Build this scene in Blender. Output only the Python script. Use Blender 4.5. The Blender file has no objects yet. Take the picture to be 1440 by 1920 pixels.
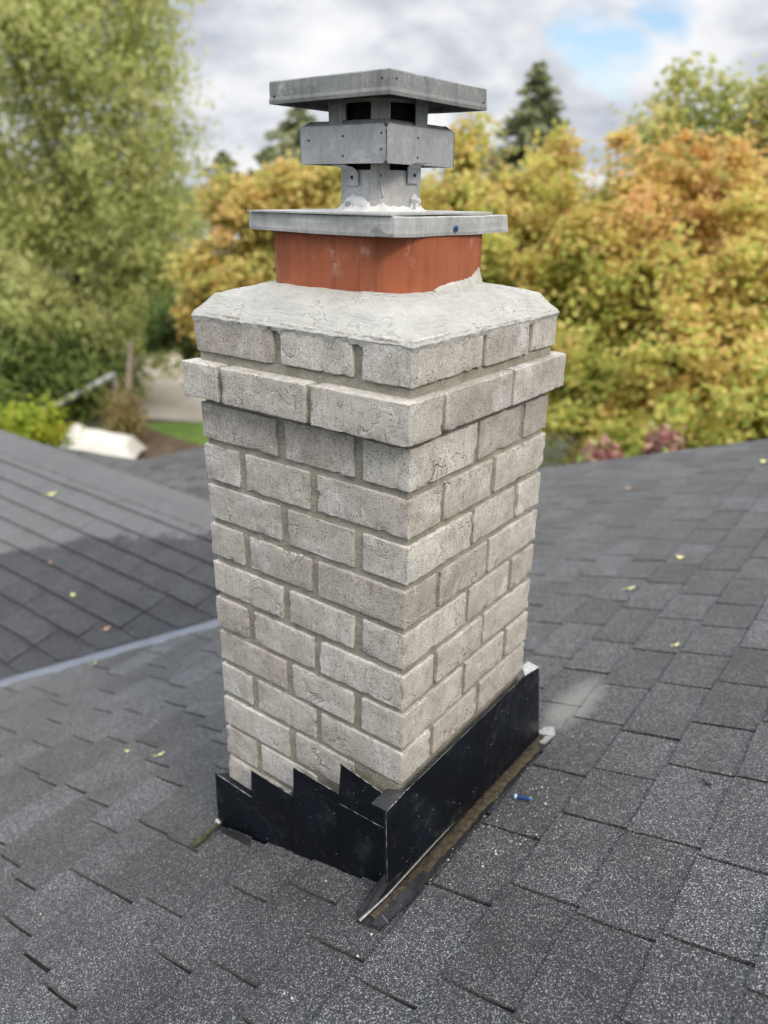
import bpy, bmesh, math, random
import numpy as np
from mathutils import Vector, Matrix, noise as mn

# ------------------------------------------------------------------ camera, world, sun, exposure
S = 1.2                                   # building units -> metres
CAM = np.array((0.524880, -0.756761, 0.826023)); YAW, PITCH, ROLL, FPX = 2.211438, -0.390016, 0.014794, 1441.54
_f = np.array([math.cos(PITCH)*math.cos(YAW), math.cos(PITCH)*math.sin(YAW), math.sin(PITCH)])
_r = np.cross(_f, (0, 0, 1.)); _r /= np.linalg.norm(_r); _u = np.cross(_r, _f)
_r, _u = math.cos(ROLL)*_r + math.sin(ROLL)*_u, -math.sin(ROLL)*_r + math.cos(ROLL)*_u
sc = bpy.context.scene
col = sc.collection
cd = bpy.data.cameras.new('camera'); cam = bpy.data.objects.new('camera', cd); col.objects.link(cam)
m4 = Matrix.Identity(4)
for i in range(3):
    m4[i][0], m4[i][1], m4[i][2], m4[i][3] = _r[i], _u[i], -_f[i], CAM[i]*S
cam.matrix_world = m4
cd.sensor_fit = 'HORIZONTAL'; cd.sensor_width = 36.0; cd.lens = 36.0*FPX/1440.0
cd.clip_start = 0.05; cd.clip_end = 3000
cd.dof.use_dof = True; cd.dof.focus_distance = 1.30; cd.dof.aperture_fstop = 3.1
sc.camera = cam

w = bpy.data.worlds.new('World'); sc.world = w; w.use_nodes = True
SUN_EL, SUN_AZ = math.radians(40), math.radians(-20)      # azimuth measured from +x towards +y
SKY_STRENGTH, CLOUD_STRENGTH = 0.10, 1.0
sun_d = bpy.data.lights.new('sun', 'SUN'); sun_d.energy = 1.25; sun_d.angle = math.radians(16); sun_d.color = (1.0, .86, .64)
sun = bpy.data.objects.new('sun', sun_d); col.objects.link(sun)
sv = Vector((math.cos(SUN_EL)*math.cos(SUN_AZ), math.cos(SUN_EL)*math.sin(SUN_AZ), math.sin(SUN_EL)))
sun.rotation_euler = sv.to_track_quat('Z', 'Y').to_euler(); sun.location = (6, 0, 8)
sc.view_settings.view_transform = 'Standard'; sc.view_settings.look = 'None'
sc.view_settings.exposure = 0.82; sc.view_settings.gamma = 1.0; sc.view_settings.use_curve_mapping = False
sc.render.engine = 'CYCLES'
sc.cycles.max_bounces = 10; sc.cycles.diffuse_bounces = 6; sc.cycles.transmission_bounces = 6; sc.cycles.caustics_reflective = False
sc.cycles.use_denoising = True

# ------------------------------------------------------------------ node helper
class NT:
    def __init__(s, tree): s.t = tree; s.n = tree.nodes; s.l = tree.links
    def add(s, typ, props=None, **inp):
        nd = s.n.new(typ)
        for k, v in (props or {}).items(): setattr(nd, k, v)
        for k, v in inp.items(): s.set(nd, k.replace('_', ' '), v)
        return nd
    def set(s, nd, key, v):
        sock = nd.inputs[key] if not isinstance(key, int) else nd.inputs[key]
        if isinstance(v, bpy.types.NodeSocket): s.l.new(v, sock)
        else: sock.default_value = v
    def math(s, op, a, b=0.0, c=0.0, clamp=False):
        nd = s.n.new('ShaderNodeMath'); nd.operation = op; nd.use_clamp = clamp
        s.set(nd, 0, a); s.set(nd, 1, b); s.set(nd, 2, c)
        return nd.outputs[0]
    def vmath(s, op, a, b=(0, 0, 0)):
        nd = s.n.new('ShaderNodeVectorMath'); nd.operation = op
        s.set(nd, 0, a); s.set(nd, 1, b); return nd.outputs[0]
    def noise(s, vec, scale, detail=4, rough=.55, dist=0.0, out=0):
        nd = s.add('ShaderNodeTexNoise', None, Scale=scale, Detail=detail, Roughness=rough, Distortion=dist)
        s.l.new(vec, nd.inputs['Vector']); return nd.outputs[out]
    def voro(s, vec, scale, out='Distance', feature='F1', rnd=1.0):
        nd = s.add('ShaderNodeTexVoronoi', {'feature': feature}, Scale=scale, Randomness=rnd)
        s.l.new(vec, nd.inputs['Vector']); return nd.outputs[out]
    def ramp(s, fac, stops, interp='LINEAR'):
        nd = s.n.new('ShaderNodeValToRGB'); cr = nd.color_ramp; cr.interpolation = interp
        while len(cr.elements) > 1: cr.elements.remove(cr.elements[-1])
        for i, (p, c) in enumerate(stops):
            e = cr.elements[0] if i == 0 else cr.elements.new(p)
            e.position = p
            e.color = (c, c, c, 1) if isinstance(c, (int, float)) else (*c, 1)
        s.l.new(fac, nd.inputs[0]); return nd.outputs[0]
    def mix(s, fac, a, b, blend='MIX'):
        nd = s.n.new('ShaderNodeMix'); nd.data_type = 'RGBA'; nd.blend_type = blend
        for key, v in ((0, fac), (6, a), (7, b)):
            if isinstance(v, bpy.types.NodeSocket): s.l.new(v, nd.inputs[key])
            elif key == 0: nd.inputs[0].default_value = v
            else: nd.inputs[key].default_value = (v, v, v, 1) if isinstance(v, (int, float)) else (*v, 1)
        return nd.outputs[2]
    def bump(s, h, strength=.5, dist=.002, normal=None):
        nd = s.add('ShaderNodeBump', None, Strength=strength, Distance=dist)
        s.l.new(h, nd.inputs['Height'])
        if normal is not None: s.l.new(normal, nd.inputs['Normal'])
        return nd.outputs[0]
    def remap(s, v, a, b, c=0., d=1.):
        nd = s.n.new('ShaderNodeMapRange'); nd.clamp = True
        s.set(nd, 0, v); s.set(nd, 1, a); s.set(nd, 2, b); s.set(nd, 3, c); s.set(nd, 4, d); return nd.outputs[0]
    def sep(s, v):
        nd = s.n.new('ShaderNodeSeparateXYZ'); s.l.new(v, nd.inputs[0]); return nd.outputs
    def comb(s, x, y, z):
        nd = s.n.new('ShaderNodeCombineXYZ'); s.set(nd, 0, x); s.set(nd, 1, y); s.set(nd, 2, z); return nd.outputs[0]

def new_mat(name):
    m = bpy.data.materials.new(name); m.use_nodes = True
    m.node_tree.nodes.clear(); t = NT(m.node_tree)
    out = t.n.new('ShaderNodeOutputMaterial'); b = t.n.new('ShaderNodeBsdfPrincipled')
    t.l.new(b.outputs[0], out.inputs[0])
    t.obj = t.n.new('ShaderNodeTexCoord').outputs['Object']
    t.pos = t.n.new('ShaderNodeNewGeometry').outputs['Position']
    t.isl = [n for n in t.n if n.bl_idname == 'ShaderNodeNewGeometry'][0].outputs['Random Per Island']
    t.rnd = t.n.new('ShaderNodeObjectInfo').outputs['Random']
    t.b = b; t.out = out
    return m, t
def fin(t, color=None, rough=None, normal=None, metallic=None, spec=None):
    for k, v in (('Base Color', color), ('Roughness', rough), ('Normal', normal), ('Metallic', metallic), ('Specular IOR Level', spec)):
        if v is None: continue
        if isinstance(v, bpy.types.NodeSocket): t.l.new(v, t.b.inputs[k])
        elif k == 'Base Color': t.b.inputs[k].default_value = (*v, 1)
        else: t.b.inputs[k].default_value = v

# ------------------------------------------------------------------ sky
wt = NT(w.node_tree); w.node_tree.nodes.clear()
wo = wt.n.new('ShaderNodeOutputWorld')
sky = wt.add('ShaderNodeTexSky', {'sky_type': 'NISHITA', 'sun_disc': False, 'sun_elevation': SUN_EL, 'sun_rotation': math.pi/2 - SUN_AZ})
dirv = wt.vmath('NORMALIZE', wt.n.new('ShaderNodeTexCoord').outputs['Generated'])
dx, dy, dz = wt.sep(dirv)
zc = wt.math('ADD', wt.math('MAXIMUM', dz, 0.0), 0.40)
cv = wt.comb(wt.math('DIVIDE', dx, zc), wt.math('DIVIDE', dy, zc), 0.0)
n1 = wt.noise(cv, 3.1, 8, .56, .2)
n2 = wt.noise(wt.vmath('ADD', cv, (7.3, 2.1, 0)), 1.3, 3, .5)
dens = wt.math('ADD', wt.math('MULTIPLY', n1, .65), wt.math('MULTIPLY', n2, .35))
cloud_col = wt.ramp(dens, [(.39, (.57, .57, .575)), (.455, (.50, .508, .525)), (.50, (.41, .425, .455)), (.56, (.315, .335, .375)), (.66, (.25, .27, .315))])
hole_n = wt.noise(wt.vmath('ADD', cv, (3.1, 9.4, 0)), 1.9, 4, .5)
hole = wt.remap(hole_n, .72, .78)
for d0, wd in (((-.392, .906, .150), .050), ((-.335, .925, .182), .04)):
    dist = wt.n.new('ShaderNodeVectorMath'); dist.operation = 'DISTANCE'
    wt.l.new(wt.vmath('ADD', dirv, wt.vmath('SCALE', wt.noise(cv, 5.5, 3, .5, 0, 1))), dist.inputs[0])
    dist.inputs[1].default_value = d0
    for nd in wt.n:
        if nd.bl_idname == 'ShaderNodeVectorMath' and nd.operation == 'SCALE': nd.inputs['Scale'].default_value = .12
    dist.inputs[1].default_value = tuple(a + .06 for a in d0)
    hole = wt.math('MAXIMUM', hole, wt.remap(dist.outputs['Value'], wd, wd*.35))
bg1 = wt.add('ShaderNodeBackground', None, Strength=SKY_STRENGTH); wt.l.new(sky.outputs[0], bg1.inputs[0])
cloud_col = wt.mix(1.0, cloud_col, wt.remap(dz, .24, .85, 1.0, 3.0), 'MULTIPLY')     # an overcast sky brightens towards the zenith
bg2 = wt.add('ShaderNodeBackground', None, Strength=CLOUD_STRENGTH); wt.l.new(cloud_col, bg2.inputs[0])
mxs = wt.n.new('ShaderNodeMixShader')
wt.l.new(wt.math('SUBTRACT', 1.0, hole), mxs.inputs[0]); wt.l.new(bg1.outputs[0], mxs.inputs[1]); wt.l.new(bg2.outputs[0], mxs.inputs[2])
wt.l.new(mxs.outputs[0], wo.inputs[0])

# ------------------------------------------------------------------ projection helpers (a photo pixel -> a point at its own distance)
def ray(x, y):
    d = _f + (x-720)/FPX*_r - (y-960)/FPX*_u
    return d/np.linalg.norm(d)
def at(x, y, dist): return Vector(CAM*S + ray(x, y)*dist)                 # metres
GROUND = -4.4
def on_ground(x, y, z=GROUND):
    d = ray(x, y); t = (z - CAM[2]*S)/d[2]; return Vector(CAM*S + d*t)
def project(P):
    d = np.asarray(P, float) - CAM; z = d @ _f
    return 720 + FPX*(d @ _r)/z, 960 - FPX*(d @ _u)/z, z

# ------------------------------------------------------------------ object helpers
def tag(o, label=None, cat=None, group=None, kind=None):
    if label: o['label'] = label
    if cat: o['category'] = cat
    if group: o['group'] = group
    if kind: o['kind'] = kind
    return o
def link(o, parent=None):
    col.objects.link(o)
    if parent is not None: o.parent = parent
    return o
def empty(name, loc, label, cat, group=None):
    o = bpy.data.objects.new(name, None); o.location = loc; o.empty_display_size = .1
    link(o); return tag(o, label, cat, group)
def wloc(o):
    v = Vector((0, 0, 0))
    while o is not None: v += o.location; o = o.parent
    return v
def mk(name, verts, faces, mat, parent=None, smooth=False, origin=None, scale=S, uvrand=None):
    """one mesh object; verts in building units (scale=S) or metres (scale=1), given in world coordinates"""
    V = np.asarray(verts, float)*scale
    o0 = np.asarray(origin, float)*scale if origin is not None else V.mean(0)
    me = bpy.data.meshes.new(name); me.from_pydata((V - o0).tolist(), [], faces); me.update()
    if smooth: me.polygons.foreach_set('use_smooth', [True]*len(me.polygons))
    if mat is not None: me.materials.append(mat)
    o = bpy.data.objects.new(name, me); link(o, parent)
    o.location = Vector(o0) - (wloc(parent) if parent is not None else Vector((0, 0, 0)))
    return o
class MB:
    def __init__(s): s.v = []; s.f = []
    def add(s, v, f):
        n = len(s.v); s.v += [tuple(map(float, p)) for p in v]; s.f += [tuple(i+n for i in q) for q in f]; return s
    def box(s, a, b):
        x0, y0, z0 = a; x1, y1, z1 = b
        return s.add([(x0,y0,z0),(x1,y0,z0),(x1,y1,z0),(x0,y1,z0),(x0,y0,z1),(x1,y0,z1),(x1,y1,z1),(x0,y1,z1)],
                     [(0,3,2,1),(4,5,6,7),(0,1,5,4),(1,2,6,5),(2,3,7,6),(3,0,4,7)])
    def prism(s, poly, off):
        n = len(poly); off = np.asarray(off, float); P = [np.asarray(p, float) for p in poly]
        return s.add(P + [p+off for p in P], [tuple(range(n))[::-1], tuple(range(n, 2*n))] + [(i, (i+1) % n, n+(i+1) % n, n+i) for i in range(n)])
    def tube(s, pts, radii, seg=8, cap=True):
        pts = [np.asarray(p, float) for p in pts]; rings = []; vs = []; fs = []
        for i, p in enumerate(pts):
            d = pts[min(i+1, len(pts)-1)] - pts[max(i-1, 0)]; d = d/(np.linalg.norm(d)+1e-9)
            a = np.cross(d, (0, 0, 1.)) if abs(d[2]) < .9 else np.cross(d, (1., 0, 0)); a /= np.linalg.norm(a); b = np.cross(d, a)
            r = radii[i] if hasattr(radii, '__len__') else radii
            vs += [p + r*(math.cos(2*math.pi*k/seg)*a + math.sin(2*math.pi*k/seg)*b) for k in range(seg)]
        for i in range(len(pts)-1):
            for k in range(seg): fs.append((i*seg+k, i*seg+(k+1) % seg, (i+1)*seg+(k+1) % seg, (i+1)*seg+k))
        if cap: fs.append(tuple(range(seg))[::-1]); fs.append(tuple((len(pts)-1)*seg+k for k in range(seg)))
        return s.add(vs, fs)
    def build(s, name, mat, parent=None, **k): return mk(name, s.v, s.f, mat, parent, **k)

def fbm(p, sc_, oct_=3):
    v = 0; a = 1.; q = Vector(p)*sc_
    for _ in range(oct_):
        v += a*mn.noise(q); q = q*2.03 + Vector((3.1, 1.7, 5.3)); a *= .5
    return v

# ------------------------------------------------------------------ materials
def mat_brick():
    m, t = new_mat('brick_clay')
    off = t.vmath('ADD', t.obj, t.comb(t.math('MULTIPLY', t.rnd, 37.), t.math('MULTIPLY', t.rnd, 91.), t.math('MULTIPLY', t.rnd, 53.)))
    big = t.noise(off, 16, 4, .6)
    base = t.ramp(big, [(.32, (.365, .348, .325)), (.5, (.445, .428, .402)), (.68, (.515, .503, .48))])
    tone = t.ramp(t.rnd, [(0, (.86, .83, .81)), (.22, (.94, .90, .88)), (.4, (1.0, .985, .97)), (.6, (1.06, 1.06, 1.05)), (.75, (.96, .95, .94)), (.9, (1.17, 1.17, 1.15)), (1, (.90, .87, .84))])
    base = t.mix(1.0, base, tone, 'MULTIPLY')
    # pale lime bloom
    bloom = t.remap(t.noise(off, 8.5, 5, .62, .5), .55, .70)
    base = t.mix(t.math('MULTIPLY', bloom, .7), base, (.64, .65, .66))
    # drag marks running down the face
    x, y, z = t.sep(off)
    drag = t.noise(t.comb(t.math('MULTIPLY', x, 260.), t.math('MULTIPLY', y, 260.), t.math('MULTIPLY', z, 28.)), 1.0, 2, .5)
    base = t.mix(t.remap(drag, .57, .70, 0, .32), base, (.15, .135, .115))
    # folds of the moulded clay
    fo = t.noise(off, 13, 4, .55, .5)
    fold = t.remap(t.math('ABSOLUTE', t.math('SUBTRACT', fo, .5)), 0.0, .012, 1, 0)
    foldm = t.math('MULTIPLY', fold, t.remap(t.noise(off, 10, 2), .54, .60))
    foldm = t.math('MULTIPLY', foldm, t.remap(t.noise(t.vmath('ADD', off, (9, 4, 2)), 24, 2), .42, .62))
    base = t.mix(t.math('MULTIPLY', foldm, .26), base, (.20, .185, .165))
    lit = t.math('MULTIPLY', t.remap(t.math('ABSOLUTE', t.math('SUBTRACT', fo, .520)), 0.0, .012, 1, 0), t.remap(t.noise(off, 10, 2), .52, .6))
    base = t.mix(t.math('MULTIPLY', lit, .75), base, (.70, .69, .66))
    # pores and sand
    pv = t.voro(off, 210); pores = t.math('MULTIPLY', t.remap(pv, .14, .26, 1, 0), t.remap(t.noise(off, 60, 2), .45, .56))
    base = t.mix(t.math('MULTIPLY', pores, .70), base, (.09, .085, .075))
    fine = t.noise(off, 420, 3, .7)
    base = t.mix(.75, base, t.ramp(fine, [(.3, .42), (.5, .98), (.7, 1.55)]), 'MULTIPLY')
    grime = t.remap(t.noise(off, 30, 5, .7), .52, .70)
    base = t.mix(t.math('MULTIPLY', grime, .38), base, (.22, .20, .165))
    chips = t.remap(t.voro(t.vmath('ADD', off, (4., 2., 7.)), 150), .05, .09, 1, 0)
    base = t.mix(t.math('MULTIPLY', chips, t.remap(t.noise(off, 35, 2), .56, .62)), base, (.74, .73, .70))
    h = t.math('SUBTRACT', t.math('ADD', t.math('MULTIPLY', fine, .5), t.math('MULTIPLY', big, .9)), t.math('ADD', t.math('MULTIPLY', pores, .9), t.math('MULTIPLY', foldm, 1.6)))
    fin(t, base, .93, t.bump(h, .9, .0026), spec=.25)
    return m
def mat_mortar(name='mortar', c0=(.27, .26, .215), c1=(.44, .425, .36)):
    m, t = new_mat(name)
    f = t.noise(t.pos, 520, 3, .75); b = t.noise(t.pos, 22, 4, .6)
    c = t.mix(.5, t.ramp(b, [(.3, c0), (.7, c1)]), t.ramp(f, [(.3, .30), (.5, .95), (.72, 1.75)]), 'MULTIPLY')
    h = t.math('ADD', f, t.math('MULTIPLY', t.noise(t.pos, 120, 2), 1.2))
    c = t.mix(t.math('MULTIPLY', t.remap(t.noise(t.pos, 34, 5, .7), .52, .68), .45), c, (.20, .19, .15))
    fin(t, c, .95, t.bump(h, 1.0, .0032), spec=.2)
    return m
def mat_crown():
    m, t = new_mat('crown_mortar')
    # strokes of the trowel and brush, running round the edge
    uv = t.n.new('ShaderNodeUVMap').outputs[0]; u, v, _z = t.sep(uv)
    wob = t.math('MULTIPLY', t.math('SUBTRACT', t.noise(t.pos, 15, 3, .5), .5), .050)
    vv = t.math('ADD', v, wob)
    st = t.noise(t.comb(t.math('MULTIPLY', u, 13.), t.math('MULTIPLY', vv, 330.), 0.), 1., 3, .6, .25)
    fine = t.noise(t.pos, 500, 3, .7)
    big = t.noise(t.pos, 18, 4, .6)
    c = t.ramp(big, [(.3, (.39, .395, .38)), (.7, (.53, .53, .505))])
    c = t.mix(t.remap(st, .56, .67, 0, .45), c, (.24, .24, .225))
    c = t.mix(.35, c, t.ramp(fine, [(.3, .5), (.5, .98), (.7, 1.3)]), 'MULTIPLY')
    pit = t.math('MULTIPLY', t.remap(t.voro(t.pos, 130), .05, .13, 1, 0), t.remap(t.noise(t.pos, 40, 2), .52, .60))
    c = t.mix(pit, c, (.13, .13, .12))
    crack = t.math('MULTIPLY', t.remap(t.math('ABSOLUTE', t.math('SUBTRACT', t.noise(t.pos, 40, 5, .65, .6), .5)), 0, .008, 1, 0), t.remap(t.noise(t.pos, 18, 2), .57, .63))
    c = t.mix(t.math('MULTIPLY', crack, .45), c, (.14, .14, .13))
    h = t.math('SUBTRACT', t.math('ADD', t.math('MULTIPLY', st, -.8), t.math('MULTIPLY', fine, .5)), t.math('MULTIPLY', t.math('ADD', pit, crack), .8))
    fin(t, c, .9, t.bump(h, .9, .0034), spec=.3)
    return m
def mat_clay():
    m, t = new_mat('terracotta')
    x, y, z = t.sep(t.pos)
    big = t.noise(t.pos, 12, 4, .6)
    c = t.ramp(big, [(.3, (.27, .082, .040)), (.7, (.36, .112, .054))])
    vert = t.noise(t.comb(t.math('MULTIPLY', x, 70.), t.math('MULTIPLY', y, 70.), t.math('MULTIPLY', z, 3.)), 1., 3, .6)
    c = t.mix(t.remap(vert, .52, .75, 0, .5), c, (.20, .060, .032))
    soot = t.math('MULTIPLY', t.remap(t.noise(t.comb(t.math('MULTIPLY', x, 38.), t.math('MULTIPLY', y, 38.), t.math('MULTIPLY', z, 7.)), 1., 4, .7), .50, .72), .42)
    c = t.mix(soot, c, (.13, .050, .030))
    sm = t.math('MULTIPLY', t.remap(t.noise(t.pos, 26, 5, .65), .54, .70), t.remap(t.noise(t.comb(t.math('MULTIPLY', x, 26.), t.math('MULTIPLY', y, 26.), t.math('MULTIPLY', z, 9.)), 1., 3), .48, .62))
    c = t.mix(t.math('MULTIPLY', sm, .5), c, (.62, .44, .36))
    fine = t.noise(t.pos, 600, 2, .6)
    c = t.mix(.3, c, t.ramp(fine, [(.3, .6), (.5, 1.), (.7, 1.25)]), 'MULTIPLY')
    fin(t, c, .82, t.bump(t.math('ADD', fine, t.math('MULTIPLY', vert, .8)), .25, .001), spec=.3)
    return m
def mat_metal(name, c0, c1, rough=.5, metallic=.55, stain=(.22, .22, .215), streak=.5):
    m, t = new_mat(name)
    big = t.noise(t.pos, 14, 5, .65, .3)
    c = t.ramp(big, [(.32, c0), (.68, c1)])
    x, y, z = t.sep(t.pos)
    run = t.noise(t.comb(t.math('MULTIPLY', x, 60.), t.math('MULTIPLY', y, 60.), t.math('MULTIPLY', z, 9.)), 1., 4, .65)
    c = t.mix(t.remap(run, .50, .72, 0, streak), c, stain)
    pale = t.remap(t.noise(t.vmath('ADD', t.pos, (3, 1, 2)), 24, 5, .7, .6), .56, .70)
    c = t.mix(t.math('MULTIPLY', pale, .45), c, (.62, .63, .63))
    sp = t.voro(t.pos, 160, 'Color'); sx = t.sep(sp)[0]
    c = t.mix(.25, c, t.ramp(sx, [(0, .7), (.5, 1.), (1, 1.25)]), 'MULTIPLY')
    fine = t.noise(t.pos, 380, 3, .6)
    c = t.mix(.3, c, t.ramp(fine, [(.3, .65), (.7, 1.3)]), 'MULTIPLY')
    r = t.math('ADD', t.math('MULTIPLY', big, .25), rough-.12)
    fin(t, c, r, t.bump(t.math('ADD', fine, t.math('MULTIPLY', t.noise(t.pos, 40, 2), 2.)), .12, .002), metallic)
    return m
def mat_black(name='black_flashing', base=(.0028, .0042, .0075), rough=.36):
    m, t = new_mat(name)
    x, y, z = t.sep(t.pos)
    c = t.mix(t.remap(t.noise(t.pos, 9, 4, .6), .45, .7), base, tuple(2.1*v for v in base))
    # scratches running with the sheet
    k = t.math('ADD', t.math('MULTIPLY', y, -.62), z)
    sv_ = t.noise(t.comb(t.math('MULTIPLY', k, 330.), t.math('MULTIPLY', y, 7.), t.math('MULTIPLY', x, 20.)), 1., 3, .6, .5)
    sm = t.math('MULTIPLY', t.remap(sv_, .58, .70), t.remap(t.noise(t.pos, 11, 3), .46, .62))
    c = t.mix(t.math('MULTIPLY', sm, .20), c, (.13, .135, .14))
    c = t.mix(t.math('MULTIPLY', t.remap(t.noise(t.pos, 20, 6, .7), .54, .72), .22), c, (.13, .13, .125))
    dust = t.remap(t.voro(t.pos, 75), .06, .10, 1, 0)
    c = t.mix(t.math('MULTIPLY', dust, t.remap(t.noise(t.pos, 30, 2), .52, .6)), c, (.45, .45, .43))
    rr = t.math('ADD', t.math('MULTIPLY', t.noise(t.pos, 30, 4, .6), .22), rough-.1)
    fin(t, c, rr, t.bump(t.math('ADD', t.noise(t.pos, 9, 3), t.math('MULTIPLY', sm, -.12)), .30, .010), spec=.20)
    return m
def mat_plain(name, c, rough=.6, var=.25, scale=30, metallic=0., bump=.2, c2=None):
    m, t = new_mat(name)
    b = t.noise(t.pos, scale, 4, .6)
    cc = t.ramp(b, [(.3, tuple(v*(1-var) for v in c)), (.7, c2 or tuple(min(1, v*(1+var)) for v in c))])
    fin(t, cc, rough, t.bump(t.noise(t.pos, scale*6, 3), bump, .002), metallic)
    return m
def mat_shingle(name, two_tone=False, gain=.76):
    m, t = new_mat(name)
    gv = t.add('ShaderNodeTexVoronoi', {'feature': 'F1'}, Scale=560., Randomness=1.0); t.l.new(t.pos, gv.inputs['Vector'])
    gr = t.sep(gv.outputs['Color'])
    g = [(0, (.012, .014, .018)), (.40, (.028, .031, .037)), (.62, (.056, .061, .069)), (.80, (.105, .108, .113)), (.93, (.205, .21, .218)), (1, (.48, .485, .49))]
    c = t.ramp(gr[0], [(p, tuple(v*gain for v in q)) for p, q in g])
    rr = t.math('FRACT', t.math('ADD', t.rnd, t.isl))
    tone = t.ramp(t.math('MULTIPLY_ADD', rr, .5 if two_tone else 1.0, .25 if two_tone else 0.0),  [(0, .72), (.35, .92), (.65, 1.05), (1, 1.30)])
    c = t.mix(1.0, c, tone, 'MULTIPLY')
    pat = t.noise(t.pos, 7, 4, .6)
    c = t.mix(.8, c, t.ramp(pat, [(.3, .72), (.7, 1.28)]), 'MULTIPLY')
    # bare specks and lichen dust
    sp = t.math('MULTIPLY', t.remap(t.voro(t.pos, 130), .035, .06, 1, 0), t.remap(t.noise(t.pos, 16, 3), .55, .62))
    c = t.mix(sp, c, (.42, .42, .39))
    rough = .86
    if two_tone:    # two tones: paler towards the ridge, darker below an uneven line
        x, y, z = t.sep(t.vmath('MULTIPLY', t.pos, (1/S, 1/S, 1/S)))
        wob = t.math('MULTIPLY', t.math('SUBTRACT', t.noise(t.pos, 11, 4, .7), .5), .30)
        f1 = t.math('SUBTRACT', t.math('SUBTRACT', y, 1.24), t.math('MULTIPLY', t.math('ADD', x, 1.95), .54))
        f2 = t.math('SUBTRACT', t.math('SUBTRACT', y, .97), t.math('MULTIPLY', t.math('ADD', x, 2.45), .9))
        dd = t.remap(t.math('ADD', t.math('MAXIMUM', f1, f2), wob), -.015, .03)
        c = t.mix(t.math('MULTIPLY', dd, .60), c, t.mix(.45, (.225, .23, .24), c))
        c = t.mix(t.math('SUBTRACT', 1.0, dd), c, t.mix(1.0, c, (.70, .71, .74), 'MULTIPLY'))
    else:      # pale dust washed down beyond the far end of the flashing
        x, y, z = t.sep(t.vmath('MULTIPLY', t.pos, (1/S, 1/S, 1/S)))
        ex = t.math('DIVIDE', t.math('SUBTRACT', x, .035), .055); ey = t.math('DIVIDE', t.math('SUBTRACT', y, .60), .13)
        r2 = t.math('ADD', t.math('MULTIPLY', ex, ex), t.math('MULTIPLY', ey, ey))
        du = t.math('MULTIPLY', t.remap(t.math('ADD', r2, t.math('MULTIPLY', t.noise(t.pos, 14, 4, .6), 1.2)), .7, 1.7, 1, 0), .65)
        c = t.mix(du, c, (.26, .26, .245))
    hb = t.math('ADD', gv.outputs['Distance'], t.math('MULTIPLY', t.noise(t.pos, 70, 2), .8))
    fin(t, c, rough, t.bump(hb, .8, .0018), spec=.45)
    t.b.inputs['Sheen Weight'].default_value = .06 if two_tone else .17; t.b.inputs['Sheen Roughness'].default_value = .35      # dusty granules catch the light at a glance
    return m
def mat_leaf(name, stops, bigscale=.9, trans=.35, zg=None):
    m, t = new_mat(name)
    n = t.noise(t.pos, bigscale, 3, .6)
    v = t.math('ADD', t.math('MULTIPLY', n, 1.0), t.math('MULTIPLY', t.math('SUBTRACT', t.isl, .5), .34))
    if zg: v = t.math('ADD', v, t.math('MULTIPLY', t.math('SUBTRACT', t.sep(t.pos)[2], zg[0]), zg[1]))   # the top of the crown turns first
    c = t.ramp(v, stops)
    fin(t, c, .6, spec=.25)
    tr = t.n.new('ShaderNodeBsdfTranslucent'); t.l.new(c, tr.inputs[0])
    mx = t.n.new('ShaderNodeMixShader'); mx.inputs[0].default_value = trans
    t.l.new(t.b.outputs[0], mx.inputs[1]); t.l.new(tr.outputs[0], mx.inputs[2]); t.l.new(mx.outputs[0], t.out.inputs[0])
    return m

M_BRICK = mat_brick(); M_MORTAR = mat_mortar(); M_CROWN = mat_crown(); M_CLAY = mat_clay(); M_SMEAR = mat_plain('crown_smear', (.44, .44, .42), .9, .18, 60, 0, .6)
M_CAP = mat_metal('galvanised_steel', (.33, .345, .37), (.47, .49, .52), .52, .35)
M_CAPD = mat_metal('weathered_steel', (.20, .21, .215), (.31, .315, .32), .6, .35, (.10, .10, .10), .6)
M_PLATE = mat_metal('weathered_zinc', (.38, .39, .39), (.52, .53, .53), .55, .25, (.24, .24, .235), .55)
M_SOOT_SHADE = mat_plain('soot', (.012, .012, .012), .9)  # soot, with the shade inside the cap put into the near-black
M_CAULK = mat_plain('white_sealant', (.66, .67, .68), .55, .12, 60, 0, .35)
M_BLACK = mat_black(); M_PAN = mat_black('pan_metal', (.02, .021, .023), .4)
M_EDGE = mat_plain('bare_metal_edge', (.50, .51, .52), .4, .3, 90, .5)
M_DIRT = mat_plain('silt_and_moss', (.030, .024, .013), .95, .6, 75, 0, .9, (.095, .075, .042))
M_TAR = mat_plain('roof_sealant', (.030, .032, .036), .38, .5, 40, 0, .5)
M_PALE = mat_plain('dried_sealer', (.33, .33, .32), .8, .45, 55, 0, .6)
M_SH = mat_shingle('asphalt_shingle'); M_SHG = mat_shingle('asphalt_shingle_wing', True)
M_DECK = mat_plain('roofing_felt', (.010, .010, .011), .95, .3)
M_VALLEY = mat_plain('valley_metal', (.185, .205, .25), .45, .14, 12, .2, .1)
M_BLUE = mat_plain('blue_coated_steel', (.04, .11, .30), .35, .2, 200, .3)
M_HOLE = mat_plain('dark_hole', (.02, .02, .021), .8)

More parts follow.
